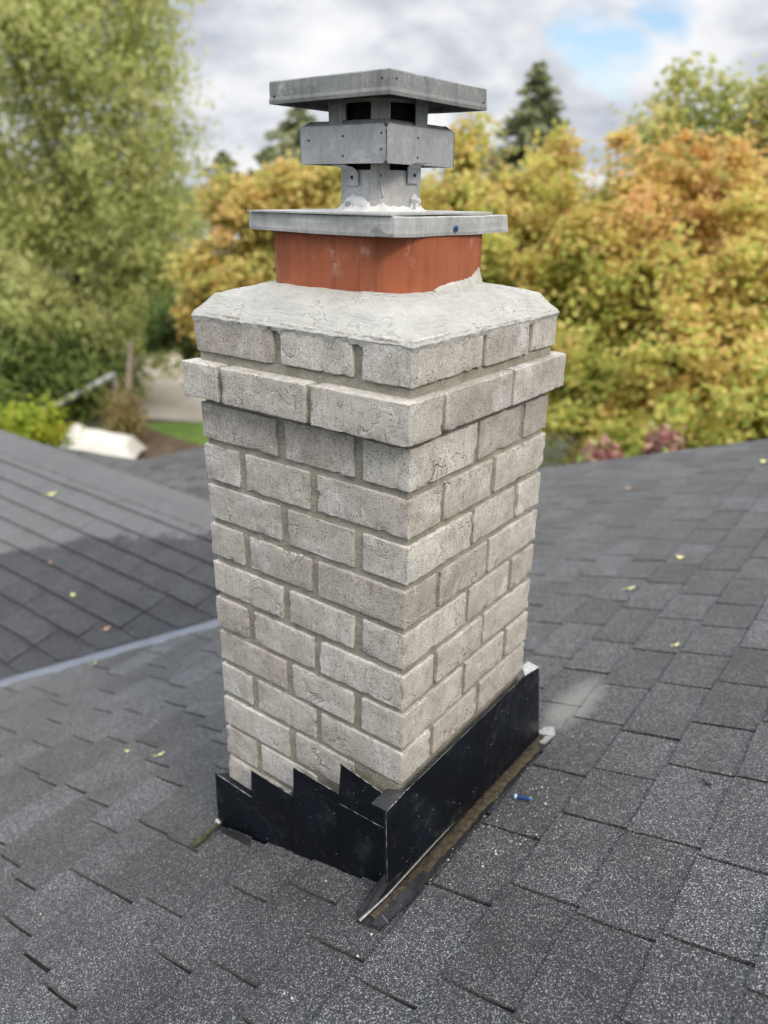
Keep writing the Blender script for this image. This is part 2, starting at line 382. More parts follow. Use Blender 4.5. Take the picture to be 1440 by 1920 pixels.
# ------------------------------------------------------------------ ground
g = mk('ground', [(-400, -400, GROUND), (400, -400, GROUND), (400, 400, GROUND), (-400, 400, GROUND)], [(0, 1, 2, 3)],
       mat_plain('ground_soil', (.055, .060, .030), .95, .5, 1.2, 0, .5, (.075, .085, .035)), scale=1)
tag(g, kind='structure')
def sheet(name, pix, dz, mat, label=None):
    P = [on_ground(*q) for q in pix]
    o = mk(name, [(p.x, p.y, GROUND+dz) for p in P], [tuple(range(len(P)))], mat, scale=1); tag(o, kind='structure'); return o
sheet('driveway', [(226, 676), (470, 630), (700, 700), (560, 800), (246, 786)], .004, mat_plain('pale_concrete', (.44, .385, .31), .9, .18, .8, 0, .2))
sheet('planting_bed', [(246, 782), (560, 806), (600, 900), (232, 880)], .008, mat_plain('bark_mulch', (.11, .075, .05), .95, .4, 3, 0, .6))
sheet('lawn', [(262, 796), (330, 792), (560, 800), (560, 850), (378, 836), (300, 812)], .012, mat_plain('lawn_grass', (.12, .20, .03), .9, .3, 4, 0, .6))

# ------------------------------------------------------------------ the house: roof planes and shingles
SL, CZ = .31, -.19818                     # main slope: z = SL*x + CZ
GB, GY0, GZ0 = .25, .587, -.733           # wing slope: z = GZ0 + GB*(y-GY0)
RIDGE_Y = 1.375; RIDGE_Z = GZ0 + GB*(RIDGE_Y-GY0)
def zM(x): return SL*x + CZ
def zG(y): return GZ0 + GB*(y-GY0)
def valley_y(x): return GY0 + (zM(x)-GZ0)/GB

VTOP_ = (RIDGE_Z-CZ)/SL
house = empty('house', (-.6*S, 1.2*S, GROUND), 'house with the dark grey asphalt shingle roof that the brick chimney rises from', 'house')
class Plane:
    def __init__(s, O, Y, Z): s.O = np.asarray(O, float); s.Y = np.asarray(Y, float)/np.linalg.norm(Y); s.Z = np.asarray(Z, float)/np.linalg.norm(Z); s.X = np.cross(s.Y, s.Z)
    def p(s, a, b, h=0.): return s.O + a*s.X + b*s.Y + h*s.Z
PM = Plane((0, 0, CZ), (1, 0, SL), (-SL, 0, 1)); LM = math.sqrt(1+SL*SL)        # a = -y, b = x*LM
PG = Plane((0, GY0, GZ0), (0, 1, GB), (0, -GB, 1)); LG = math.sqrt(1+GB*GB)     # a = x, b = (y-GY0)*LG
def clip(poly, hp):
    """keep the side where n.p >= c ; hp = (nx, ny, c)"""
    nx, ny, c = hp; out = []
    for i in range(len(poly)):
        P, Q = poly[i], poly[(i+1) % len(poly)]
        dp, dq = nx*P[0]+ny*P[1]-c, nx*Q[0]+ny*Q[1]-c
        if dp >= 0: out.append(P)
        if (dp >= 0) != (dq >= 0):
            t = dp/(dp-dq); out.append((P[0]+t*(Q[0]-P[0]), P[1]+t*(Q[1]-P[1])))
    return out
def line_hp(P, Q, inside):
    n = np.array([-(Q[1]-P[1]), Q[0]-P[0]], float); c = n @ np.asarray(P, float)
    if n @ np.asarray(inside, float) < c: n, c = -n, -c
    k = np.linalg.norm(n); return (n[0]/k, n[1]/k, c/k)
OVER, T0, T1 = .022, .0062, .0006          # overlap under the next course, butt height, head height
unit = []
for q in range(8):                         # four+four unit tabs shared by all whole shingles (1 x 1 x real thickness)
    rs = random.Random(q+5); V = []
    na, nb = 4, 3
    for k in range(2):
        for j in range(nb+1):
            for i in range(na+1):
                a, b = i/na, j/nb
                h = ((T0 if q < 4 else .0125)*(1-b) + T1*b)*S if k else -.004*S
                if j == 0: b += rs.uniform(-.016, .016)
                if i in (0, na) : a += rs.uniform(-.007, .007)
                V.append((a-.5, b, h + (rs.uniform(-.0007, .0007) if k else 0)))
    n1_ = (na+1)*(nb+1); F = []
    for j in range(nb):
        for i in range(na):
            v0 = n1_ + j*(na+1)+i; F.append((v0, v0+1, v0+na+2, v0+na+1))
    ring = [i for i in range(na)] + [na+j*(na+1) for j in range(nb)] + [nb*(na+1)+na-i for i in range(na)] + [(nb-j)*(na+1) for j in range(nb)]
    for i in range(len(ring)):
        p_, q_ = ring[i], ring[(i+1) % len(ring)]; F.append((p_, q_, q_+n1_, p_+n1_))
    me = bpy.data.meshes.new('shingle'); me.from_pydata(V, [], F); me.update(); unit.append(me)
unitG = unit[4:]; unit = unit[:4]
unitBk = [m.copy() for m in unitG]
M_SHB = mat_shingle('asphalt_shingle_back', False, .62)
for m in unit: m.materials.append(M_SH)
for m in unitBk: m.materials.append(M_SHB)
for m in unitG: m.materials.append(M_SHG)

def lay(plane, courses, slots, hps, mat, meshes, parent, seed, limit, skip=None, gap=.0062):
    rng = random.Random(seed); cand = []
    for k, (b0, b1) in courses.items():
        sl = slots(k, rng)
        for a0, a1 in zip(sl[:-1], sl[1:]):
            A0, A1 = a0+gap/2, a1-gap/2; B1 = b1+OVER
            poly = [(A0, b0), (A1, b0), (A1, B1), (A0, B1)]; whole = True
            for hp in (hps((A0+A1)/2, (b0+B1)/2) if callable(hps) else hps):
                q = clip(poly, hp)
                if len(q) != 4 or any(abs(u[0]-v[0])+abs(u[1]-v[1]) > 1e-9 for u, v in zip(q, poly)): whole = False
                poly = q
                if len(poly) < 3: break
            if len(poly) < 3: continue
            ctr = plane.p((A0+A1)/2, (b0+b1)/2)
            if skip and skip(ctr): continue
            px, py, z = project(ctr)
            area = (A1-A0)*(b1-b0)/z**2*abs((ctr-CAM) @ plane.Z)/np.linalg.norm(ctr-CAM)
            mg = min(400, 110/max(z, .1))
            inside = z > .08 and -mg < px < 1440+mg and -mg < py < 1920+mg
            cand.append((area if inside else 0.0, A0, A1, b0, B1, poly, whole))
    cand.sort(key=lambda c: -c[0])
    rest = MB(); pl = wloc(parent)
    for i, (ar, A0, A1, b0, B1, poly, whole) in enumerate(cand):
        jit = rng.uniform(-.0007, .0009)
        if i < limit and ar > 0 and whole:
            o = bpy.data.objects.new('shingle', meshes[rng.randrange(4)]); link(o, parent)
            P = plane.p((A0+A1)/2, b0, jit)*S
            ang = rng.uniform(-.004, .004); X = plane.X*math.cos(ang)+plane.Y*math.sin(ang); Y = plane.Y*math.cos(ang)-plane.X*math.sin(ang)
            mt = Matrix.Identity(4)
            for r in range(3):
                mt[r][0], mt[r][1], mt[r][2] = X[r]*(A1-A0)*S, Y[r]*(B1-b0)*S, plane.Z[r]
                mt[r][3] = P[r] - pl[r]
            o.matrix_basis = mt
        else:
            top = [plane.p(a, b, (T0 + (T1-T0)*(b-b0)/(B1-b0)) + jit) for a, b in poly]; bot = [plane.p(a, b, -.004) for a, b in poly]
            n = len(poly); f = [tuple(range(n)), tuple(range(n, 2*n))[::-1]] + [(j, n+j, n+(j+1) % n, (j+1) % n) for j in range(n)]
            if i < limit and ar > 0: mk('shingle', top+bot, f, mat, parent)
            else: rest.add(top+bot, f)
    if rest.v: tag(rest.build('shingles', mat, parent), kind='stuff')
    return len(cand)

# decks
rA, rB = np.array((-1.218, 3.022)), np.array((-.13, 3.216))           # rake (far edge of the main slope)
rd = (rB-rA)/np.linalg.norm(rB-rA); rake0 = rA - rd*.55; rake1 = rA + rd*4.2
X_TOP = 2.1
def M3(x, y, h=-.0045): return (x-(-SL)*0, y, zM(x)+h)
VX0 = -3.3; VTOP = (RIDGE_Z-CZ)/SL                                    # valley foot, valley head (x)
deckM = [M3(VX0, valley_y(VX0)), M3(VX0, -2.2), M3(X_TOP, -2.2), M3(X_TOP, rake1[1]), M3(rake0[0], rake0[1]), M3(VTOP, RIDGE_Y)]
main_roof = MB().prism(deckM, (0, 0, -.10)).build('main_roof', M_DECK, house)
deckG = [(-6.5, valley_y(VX0), zG(valley_y(VX0))-.0045), (VX0, valley_y(VX0), zG(valley_y(VX0))-.0045), (VTOP, RIDGE_Y, RIDGE_Z-.0045), (-6.5, RIDGE_Y, RIDGE_Z-.0045)]
wing_roof = MB().prism(deckG, (0, 0, -.10)).build('wing_roof', M_DECK, house)
# low back slope of the wing, its end cut off at an angle
SB = .11
PB = Plane((0, RIDGE_Y, RIDGE_Z), (0, -1, SB), (0, SB, 1)); LB = math.sqrt(1+SB*SB)      # a = -x, b = -(y-RIDGE_Y)*LB
def zB(y): return RIDGE_Z - SB*(y-RIDGE_Y)
def on_back(px, py):
    d = ray(px, py); n = np.array((0, SB, 1.)); P = CAM + d*(((RIDGE_Z+SB*RIDGE_Y) - n @ CAM)/(n @ d)); return (P[0], P[1])
endB = [(-3.98, RIDGE_Y), on_back(259, 864), on_back(384, 839), on_back(430, 829)]
print('back', endB)
pb = endB + [(-1.25, endB[-1][1]), (VTOP_, RIDGE_Y)]
back_roof = MB().prism([(x, y, zB(y)-.0045) for x, y in pb][::-1], (0, 0, -.09)).build('back_slope', M_DECK, house)
# walls under the roof
wm = mat_plain('house_siding', (.30, .29, .27), .8, .1)
wl = MB().box((-5.9, .9, GROUND/S), (-3.2, 1.36, -.80)).box((-3.2, .9, GROUND/S), (-1.2, 2.3, -.85)).box((-1.0, -1.9, GROUND/S), (2.0, 2.75, -.62))
wl.build('wall', wm, house)

EXPM = .1115
coursesM = {}
def xk(k): return .055 + .1115*k if k >= 0 else .055 - .006*0 + .1122*k
for k in range(-33, 17): coursesM[k] = (xk(k)*LM, xk(k+1)*LM)
HARD = {0: [.0135, .172, .36, .545], 1: [-.133, .06, .245, .385, .522], 2: [.042, .238, .435, .585], 3: [.053, .218], -1: [-.153], -2: [-.255], -3: [-.282],
        -4: [-.406, -.212], -5: [-.387, -.228], -6: [-.358, -.225], -7: [-.29, -.11], -8: [-.264, -.06]}
def slotsM(k, rng):
    h = list(HARD.get(k, [rng.uniform(-.1, .1)])); out = list(h)
    for u, v in zip(h[:-1], h[1:]):
        if v-u > .27: out.append((u+v)/2 + rng.uniform(-.02, .02))
    y = h[0]
    while y > -2.2: y -= rng.uniform(.14, .215); out.append(y)
    y = h[-1]
    while y < 3.5: y += rng.uniform(.14, .215); out.append(y)
    return sorted(-v for v in out)
VALW = .092
# the valley line in plane coordinates (a=-y, b=x*LM), pulled back by the width of the metal
v0 = np.array((-valley_y(-3.0), -3.0*LM)); v1 = np.array((-RIDGE_Y, VTOP*LM))
hp = line_hp(v0, v1, (0, 0)); hpM_valley = (hp[0], hp[1], hp[2]+VALW)
hpM_rake = line_hp((-rA[1], rA[0]*LM), (-rB[1], rB[0]*LM), (0, 0))
def in_chimney(c): return -.30 < c[0] < -.09 and .11 < c[1] < .28
# past the wing's ridge the main slope is bounded by the line from the valley head to the rake's foot
hpM_back = line_hp((-RIDGE_Y, VTOP*LM), (-rake0[1], rake0[0]*LM), (0, 0))
nM = lay(PM, coursesM, slotsM, lambda a, b: [hpM_rake] + ([hpM_valley] if a > -RIDGE_Y else [hpM_back]), M_SH, unit, main_roof, 11, 300, in_chimney)

coursesG = {}
bR = (RIDGE_Y-GY0)*LG
for k in range(-24, 8):
    b0 = (1.228-GY0)*LG + .1135*k - .004
    if b0 < bR-.02: coursesG[k] = (b0, min(b0+.1135, bR-OVER))
def slotsG(k, rng):
    x = -6.4 + rng.uniform(0, .15); out = []
    while x < -.8: out.append(x); x += rng.uniform(.16, .28)
    return out
g0 = np.array((-3.0, (valley_y(-3.0)-GY0)*LG)); g1 = np.array((VTOP, bR))
hpG = line_hp(g0, g1, (-4, bR)); hpG = (hpG[0], hpG[1], hpG[2]+.004)
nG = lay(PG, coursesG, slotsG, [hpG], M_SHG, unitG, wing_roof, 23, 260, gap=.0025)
# valley metal: a strip lying in the main slope along the valley, turned up under the wing's shingles
def Pm(x, y, h): return PM.p(-y, x*LM, h)
vs = []; fs = []
vdir = np.array((1., SL/GB)); vdir /= np.linalg.norm(vdir); vn = np.array((vdir[1], -vdir[0]))
for i in range(41):
    x = VX0 + (VTOP-VX0)*i/40; y = valley_y(x)
    for wdt, hh in ((-.02, .008), (.0, .0005), (.010, .0030), (.080, .0040), (.105, .0004)):
        vs.append(Pm(x+vn[0]*wdt, y+vn[1]*wdt, hh))
for i in range(40):
    for j in range(4): fs.append((i*5+j, i*5+j+1, i*5+j+6, i*5+j+5))
mk('valley_flashing', vs, fs, M_VALLEY, house, smooth=True)
# ridge caps along the wing
rng = random.Random(4); x = -5.2
while x < VTOP+.05:
    wd = .125
    v = [(x, RIDGE_Y-.105, zG(RIDGE_Y-.105)+.0135), (x+wd+.02, RIDGE_Y-.105, zG(RIDGE_Y-.105)+.009), (x+wd+.02, RIDGE_Y-.012, RIDGE_Z+.0095), (x, RIDGE_Y-.012, RIDGE_Z+.0145),
         (x+wd+.02, RIDGE_Y+.012, RIDGE_Z+.0095), (x, RIDGE_Y+.012, RIDGE_Z+.0145), (x+wd+.02, RIDGE_Y+.105, RIDGE_Z-SB*.105+.009), (x, RIDGE_Y+.105, RIDGE_Z-SB*.105+.0135)]
    dn = [(p[0], p[1], p[2]-.012) for p in v]
    f = [(0, 1, 2, 3), (3, 2, 4, 5), (5, 4, 6, 7), (8, 11, 10, 9), (11, 13, 12, 10), (13, 15, 14, 12), (0, 3, 11, 8), (3, 5, 13, 11), (5, 7, 15, 13), (0, 8, 9, 1), (7, 6, 14, 15), (1, 9, 10, 2), (2, 10, 12, 4), (4, 12, 14, 6)]
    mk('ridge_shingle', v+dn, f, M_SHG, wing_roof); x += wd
_bb = [-.020, -.1335, -.247, -(endB[1][1]-RIDGE_Y)*LB]; _bb = sorted(set([b for b in _bb if b >= _bb[-1]]), reverse=True)
while _bb[-1] > -(endB[-1][1]-RIDGE_Y)*LB: _bb.append(_bb[-1]-.1135)
coursesB = {k: (_bb[k+1], _bb[k]) for k in range(len(_bb)-1)}
def slotsB(k, rng):
    x = .7 + rng.uniform(0, .15); out = []
    while x < 4.3: out.append(x); x += rng.uniform(.13, .20)
    return out
hpB = [line_hp((-P[0], -(P[1]-RIDGE_Y)*LB), (-Q[0], -(Q[1]-RIDGE_Y)*LB), (1.5, -.5)) for P, Q in zip(endB[:-1], endB[1:])]
hpB.append(line_hp((-VTOP, 0.), (1.25, -(endB[-1][1]-RIDGE_Y)*LB), (3, -.2)))
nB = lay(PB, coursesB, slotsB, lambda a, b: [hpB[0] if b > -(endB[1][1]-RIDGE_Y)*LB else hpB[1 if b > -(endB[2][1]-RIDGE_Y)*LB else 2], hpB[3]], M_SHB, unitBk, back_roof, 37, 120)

# ------------------------------------------------------------------ chimney
H, BH = .0677, .0572
WA, WB, BT = .3945, .3945, .0765
chimney = empty('chimney', (-.197*S, .197*S, -.26*S), 'square grey brick chimney with pale mortar crown and terracotta flue liner', 'chimney')
def rough_box(lo, hi, cell, amp, rad, seed, chip=1.0):
    lo, hi = np.array(lo), np.array(hi); d = hi-lo; c = (lo+hi)/2
    T = []
    for i in range(3):
        m_ = max(2, int(round((d[i]-.008)/cell))); T.append([0, .0011, .0030] + [.0030 + (d[i]-.006)*q/m_ for q in range(1, m_)] + [d[i]-.0030, d[i]-.0011, d[i]])
    n = [len(q)-1 for q in T]
    idx = {}; V = []; F = []; sd = Vector((seed*1.37, seed*2.11, seed*.73))
    def vert(i, j, k):
        key = (i, j, k)
        if key in idx: return idx[key]
        p = np.array([lo[0]+T[0][i], lo[1]+T[1][j], lo[2]+T[2][k]]) - c
        r = rad*(1+.5*mn.noise(Vector(p)*26+sd))
        q = np.clip(p, -(d/2-r), d/2-r); nn = p-q; L = np.linalg.norm(nn)
        if L > 1e-9:
            nn /= L; p = q + nn*r
        edges = (abs(p) > d/2-.0045).sum()
        pv = Vector(p)+sd*.1
        k1 = mn.noise(pv*38)*.55 + mn.noise(pv*95)*.45
        off = amp*k1
        if edges >= 2:
            e = mn.noise(pv*60+Vector((5, 9, 1))); off -= chip*.0030*max(0, e-.12)*2.2 + chip*.0010*abs(mn.noise(pv*180))
        p = p + nn*off + c
        idx[key] = len(V); V.append(tuple(p)); return idx[key]
    for ax in range(3):
        u, v = [(1, 2), (2, 0), (0, 1)][ax]
        for side in (0, n[ax]):
            for a in range(n[u]):
                for b in range(n[v]):
                    q = []
                    for da, db in ((0, 0), (1, 0), (1, 1), (0, 1)):
                        t = [0, 0, 0]; t[ax] = side; t[u] = a+da; t[v] = b+db; q.append(vert(*t))
                    F.append(tuple(q) if side else tuple(q[::-1]))
    return V, F
def brick(lo, hi, seed, fine=True):
    rs = random.Random(seed)
    lo = [v+rs.uniform(-.0012, .0012) for v in lo]; hi = [v+rs.uniform(-.0012, .0012) for v in hi]
    V, F = rough_box(lo, hi, .0058 if fine else .02, .0010, .0016, seed, .8)
    return mk('brick', V, F, M_BRICK, chimney, smooth=True)
bid = 0
for k in range(1, 16):
    z0 = (10-k)*H; z1 = z0+BH
    if k == 2:
        e = .0195; x0, x1, y0, y1 = -WA-.011, .012, -.021, WB+.027; z1 = z0+.0535
        L = [('f', (-.147, x1), (y0, y0+.0775)), ('f', (-.320, -.158), (y0, y0+.0775)), ('f', (x0, -.332), (y0, .135)),
             ('f', (x1-.0775, x1), (.063, .241)), ('f', (-.13, x1), (.249, y1)), ('c', (x0, x0+.0775), (.145, .32)), ('c', (x0, -.24), (.33, y1)), ('c', (-.23, -.14), (y1-.0775, y1))]
    else:
        jA = [(-.235, -.219), (-.0925, -.0770)]; jB = [(-.3195, -.304), (-.1735, -.160)]
        rA_ = [(.1655, .1755), (.303, .315)]; rB_ = [(.0785, .0880), (.2195, .2310)]
        if k % 2 == 1:   # header at the near corner of the left face, stretcher on the right face
            L = [('f', (-BT, 0), (0, rA_[0][0])), ('f', (jA[0][1], jA[1][0]), (0, BT)), ('f', (-WA, jA[0][0]), (0, BT)),
                 ('f', (-BT, 0), (rA_[0][1], rA_[1][0])), ('f', (-.16, 0), (rA_[1][1], WB)),
                 ('c', (-WA, -WA+BT), (.088, .225)), ('c', (-WA, -WA+BT), (.235, WB)), ('c', (-.305, -.172), (WB-BT, WB))]
        else:
            L = [('f', (jB[1][1], 0), (0, rB_[0][0])), ('f', (jB[0][1], jB[1][0]), (0, BT)), ('f', (-WA, jB[0][0]), (0, .16)),
                 ('f', (-BT, 0), (rB_[0][1], rB_[1][0])), ('f', (-BT, 0), (rB_[1][1], WB)),
                 ('c', (-WA, -WA+BT), (.172, .305)), ('c', (-WA, -.235), (WB-BT, WB)), ('c', (-.222, -.088), (WB-BT, WB))]
    for kind, (xa, xb), (ya, yb) in L:
        bid += 1
        if kind == 'f' and k > 10 and xb > -.05: continue          # under the roof
        if kind == 'c' and k > 11: continue
        if k >= 15 or (k == 14 and xb > -.2): continue
        if k == 1: xa -= .0016*(xa < -.39); xb += .0016*(xb > -.01); ya -= .0016*(ya < .01); yb += .0016*(yb > .39)
        brick((xa, ya, z0), (xb, yb, z1), bid*7+3, kind == 'f')
# mortar between the bricks: the recessed core of the chimney, and the bed that carries the corbelled course
V, F = rough_box((-WA+.0050, .0050, -.27), (-.0050, WB-.0050, .6612), .0070, .0026, .003, 91, 0)
mk('mortar', V, F, M_MORTAR, chimney, smooth=True)
V, F = rough_box((-WA-.004, -.0135, .5412), (.0050, WB+.0200, .5930), .0085, .0014, .002, 92, 0)
mk('mortar', V, F, M_MORTAR, chimney, smooth=True)
V, F = rough_box((-WA+.0035, .0035, .588), (-.0035, WB-.0035, .6085), .0075, .0018, .002, 93, 0)
mk('mortar', V, F, M_MORTAR, chimney, smooth=True)

# crown: rings from the ragged lower lip over the bevel to the flue
FX, FY, FH = -.200, .194, .1270
def ring_square(x0, x1, y0, y1, n, r=0.006):
    out = []; per = 2*(x1-x0)+2*(y1-y0)
    for i in range(n):
        t = per*i/n
        for (P, d, L) in (((x0, y0), (1, 0), x1-x0), ((x1, y0), (0, 1), y1-y0), ((x1, y1), (-1, 0), x1-x0), ((x0, y1), (0, -1), y1-y0)):
            if t <= L: out.append((P[0]+d[0]*t, P[1]+d[1]*t)); break
            t -= L
    return np.array(out)
NR = 480
o_ring = ring_square(-WA+.0004, -.0004, .0004, WB-.0004, NR)
f_ring = ring_square(FX-FH-.002, FX+FH+.002, FY-FH-.002, FY+FH+.002, NR)
for _i in range(NR):          # the foot of the flue is a rounded square
    _d = f_ring[_i]-np.array((FX, FY)); _q = np.clip(_d, -(FH-.064), FH-.064); _n = _d-_q; _l = np.hypot(*_n)
    if _l > .066: f_ring[_i] = np.array((FX, FY)) + _q + _n*(.066/_l)
def inset(d):
    return ring_square(-WA+.0004+d, -.0004-d, .0004+d, WB-.0004-d, NR)
rows = []
corner = np.exp(-(((o_ring-np.array((.003, -.003)))**2).sum(1))/.06**2)     # the near corner is worn lower
for (t, d, z) in ((0, -.0014, .6545), (.1, -.0032, .6605), (.2, .0004, .6668), (.35, .0085, .6742), (.5, .0150, .6818), (.62, .0200, .6882), (.70, .0220, .6902), (.74, .0240, .6914), (.82, .030, .6928)):
    R = inset(d) - np.stack([corner*d*.45, -corner*d*.45], 1)*min(1., max(0., (t-.45)*3))
    rows.append(np.column_stack([R, np.full(NR, z) - corner*.006*t]))
top = rows[-1]
for t in np.linspace(.08, 1, 22):
    e = t**1.1
    R = top[:, :2]*(1-e) + f_ring*e
    z = top[:, 2]*(1-t) + .7065*t + .0012*math.sin(t*3.14)
    rows.append(np.column_stack([R, z]))
R = f_ring + (np.array((FX, FY))-f_ring)*.06
rows.append(np.column_stack([R, np.full(NR, .7095)])); rows.append(np.column_stack([R*.9+np.array((FX, FY))*.1, np.full(NR, .700)]))
V = []
for j, Rw in enumerate(rows):
    for i, p in enumerate(Rw):
        pv = Vector(p)
        nz = fbm(pv, 20, 2)*.0006 + mn.noise(pv*90)*.0006
        if j == 0: p = p + np.array((0, 0, .0026*mn.noise(pv*30) + .0050*mn.noise(pv*120) + .0026*mn.noise(pv*330)))
        if j == 1: p = p + np.array((0, 0, .0010*mn.noise(pv*30) + .0015*mn.noise(pv*150)))
        cdir = np.array((p[0]-FX, p[1]-FY, 0)); cdir /= np.linalg.norm(cdir)+1e-9
        k = 1.0 if j < 7 else .3
        p = p + cdir*nz*k*.8 + np.array((0, 0, nz*(.5 if j < 7 else 1.2)))
        if j >= len(rows)-5 and j < len(rows)-1:     # smears of mortar up the flue
            p = p + np.array((0, 0, .005*max(0, mn.noise(pv*Vector((16, 16, 3))+Vector((3, 1, 2))))))
        V.append(tuple(p))
F = [(j*NR+i, j*NR+(i+1) % NR, (j+1)*NR+(i+1) % NR, (j+1)*NR+i) for j in range(len(rows)-1) for i in range(NR)]
cro = mk('mortar_crown', V, F, M_CROWN, chimney, smooth=True)
cro.data.set_sharp_from_angle(angle=math.radians(38))
def uv_ring(o, nr, nrow, vstep, per):
    ul = o.data.uv_layers.new(name='UVMap'); U = np.empty((len(o.data.loops), 2)); vi = np.empty(len(o.data.loops), int)
    o.data.loops.foreach_get('vertex_index', vi); fi = np.repeat(np.arange(len(o.data.polygons)), 4)
    U[:, 0] = (vi % nr)/nr*per; U[:, 1] = vstep[vi//nr]
    last = (fi % nr == nr-1) & (vi % nr == 0); U[last, 0] = per
    ul.data.foreach_set('uv', U.ravel())
vst = np.concatenate([[0], np.cumsum([np.linalg.norm(rows[i+1]-rows[i], axis=1).mean() for i in range(len(rows)-1)])])*S
uv_ring(cro, NR, len(rows), vst, 1.9)
# flue liner
def rsq(cx, cy, h, r, n=10):
    out = []
    for q, (sx, sy) in enumerate(((1, -1), (1, 1), (-1, 1), (-1, -1))):
        for i in range(n+1):
            a = -math.pi/2 + q*math.pi/2 + math.pi/2*i/n
            out.append((cx+sx*(h-r)+r*math.cos(a), cy+sy*(h-r)+r*math.sin(a)))
    return out
def hollow(name, cx, cy, h, r, th, zs, mat, parent, n=10, wob=0.):
    outer = rsq(cx, cy, h, r, n); inner = rsq(cx, cy, h-th, max(r-th, .004), n); N = len(outer); V = []; F = []
    prof = [(outer, z) for z in zs] + [(inner, z) for z in zs[::-1]]
    for R, z in prof:
        for p in R: V.append((p[0]+wob*mn.noise(Vector((p[0]*9, p[1]*9, z*9))), p[1]+wob*mn.noise(Vector((p[0]*9+4, p[1]*9, z*9))), z))
    K = len(prof)
    for j in range(K):
        for i in range(N): F.append((j*N+i, j*N+(i+1) % N, ((j+1) % K)*N+(i+1) % N, ((j+1) % K)*N+i))
    return mk(name, V, F, mat, parent, smooth=True)
hollow('flue_liner', FX, FY, FH, .066, .020, [.690, .70, .715, .73, .745, .760, .775, .789], M_CLAY, chimney, 14, .0012)

# smear of mortar left on the flue's right side
oo = rsq(FX, FY, FH+.0016, .066, 14); oo = [p for p in oo if p[0] > FX and .165 < p[1] < .306]; oo.insert(0, (FX+FH+.0016, .150))
hs = [.0005, .004, .006, .007, .008, .0085, .0090, .0100, .012, .019, .024, .012, .004, .001]
V = []; F = []
prm = np.linspace(0, 1, 40); ys = np.array([p[1] for p in oo]); xs = np.array([p[0] for p in oo])
cum = np.concatenate([[0], np.cumsum(np.hypot(np.diff(xs), np.diff(ys)))]); cum /= cum[-1]
for q in prm:
    x, y = np.interp(q, cum, xs), np.interp(q, cum, ys); hgt = np.interp(q, np.linspace(0, 1, len(hs)), hs) + .0022*mn.noise(Vector((q*30, 2, 1)))
    V += [(x+.003, y, .7035), (x+.0022, y, .707+hgt*.5), (x-.0012, y, .7075+hgt)]
F = [(3*i+j, 3*i+3+j, 3*i+4+j, 3*i+1+j) for i in range(39) for j in range(2)]
mk('mortar_smear', V, F, M_SMEAR, chimney, smooth=True)

# ------------------------------------------------------------------ metal cap on the flue
cap = empty('metal_flue_cap', (FX*S, FY*S, .789*S), 'galvanised steel chimney cap with flat square lid on the terracotta flue', 'chimney cap')
def rot2(x, y, cx, cy, a): 
    c, s_ = math.cos(a), math.sin(a); return (cx+(x-cx)*c-(y-cy)*s_, cy+(x-cx)*s_+(y-cy)*c)
def skirt_box(name, nx, ny, a, b, yaw, zb, zt, mat, th=.0016, lip=0., wob=.001, seed=1, hem=0.):
    """flat tray with turned down sides (open below): near corner nx,ny ; a along -x ; b along +y"""
    sd = Vector((seed*3.3, seed*1.1, seed*7.7)); n = 14
    per = [(nx-a+a*i/n, ny) for i in range(n)] + [(nx, ny+b*i/n) for i in range(n)] + [(nx-a*i/n, ny+b) for i in range(n)] + [(nx-a, ny+b-b*i/n) for i in range(n)]
    cx, cy = nx-a/2, ny+b/2; N = len(per); V = []
    prof = [(1.0, zt, 0), (1.0, zt-.0015, .0012), (1.0, zt*.6+zb*.4, .0016), (1.0, zt*.3+zb*.7, .0016 ), (1.0, zb+.004, .0018+lip), (1.0, zb, .0012+lip), (1.0, zb, -.0012), (1.0, zb+.002, -.0018), (1.0, zt-.003, -.0018)]
    for (f, z, o) in prof:
        for p in per:
            d = np.array((np.sign(round(p[0]-cx, 5)) if abs(abs(p[0]-cx)-a/2) < 1e-6 else 0, np.sign(round(p[1]-cy, 5)) if abs(abs(p[1]-cy)-b/2) < 1e-6 else 0), float)
            q = np.array(p) + d*(o-.0012 + wob*mn.noise(Vector((p[0]*14, p[1]*14, z*40))+sd))
            x, y = rot2(q[0], q[1], nx, ny, yaw)
            V.append((x, y, z + (wob*1.2*mn.noise(Vector((p[0]*9, p[1]*9, 3))+sd) if f else 0)))
    K = len(prof); F = [(j*N+i, j*N+(i+1) % N, (j+1)*N+(i+1) % N, (j+1)*N+i) for j in range(K-1) for i in range(N)]
    F = [f[::-1] for f in F]
    F.append(tuple(range(N))); F.append(tuple((K-1)*N+i for i in range(N))[::-1])
    return mk(name, V, F, mat, cap)
plate = skirt_box('base_plate', -.071, .0547, .2575, .2815, -.0137, .7784, .8029, M_PLATE, seed=2, wob=.0022)
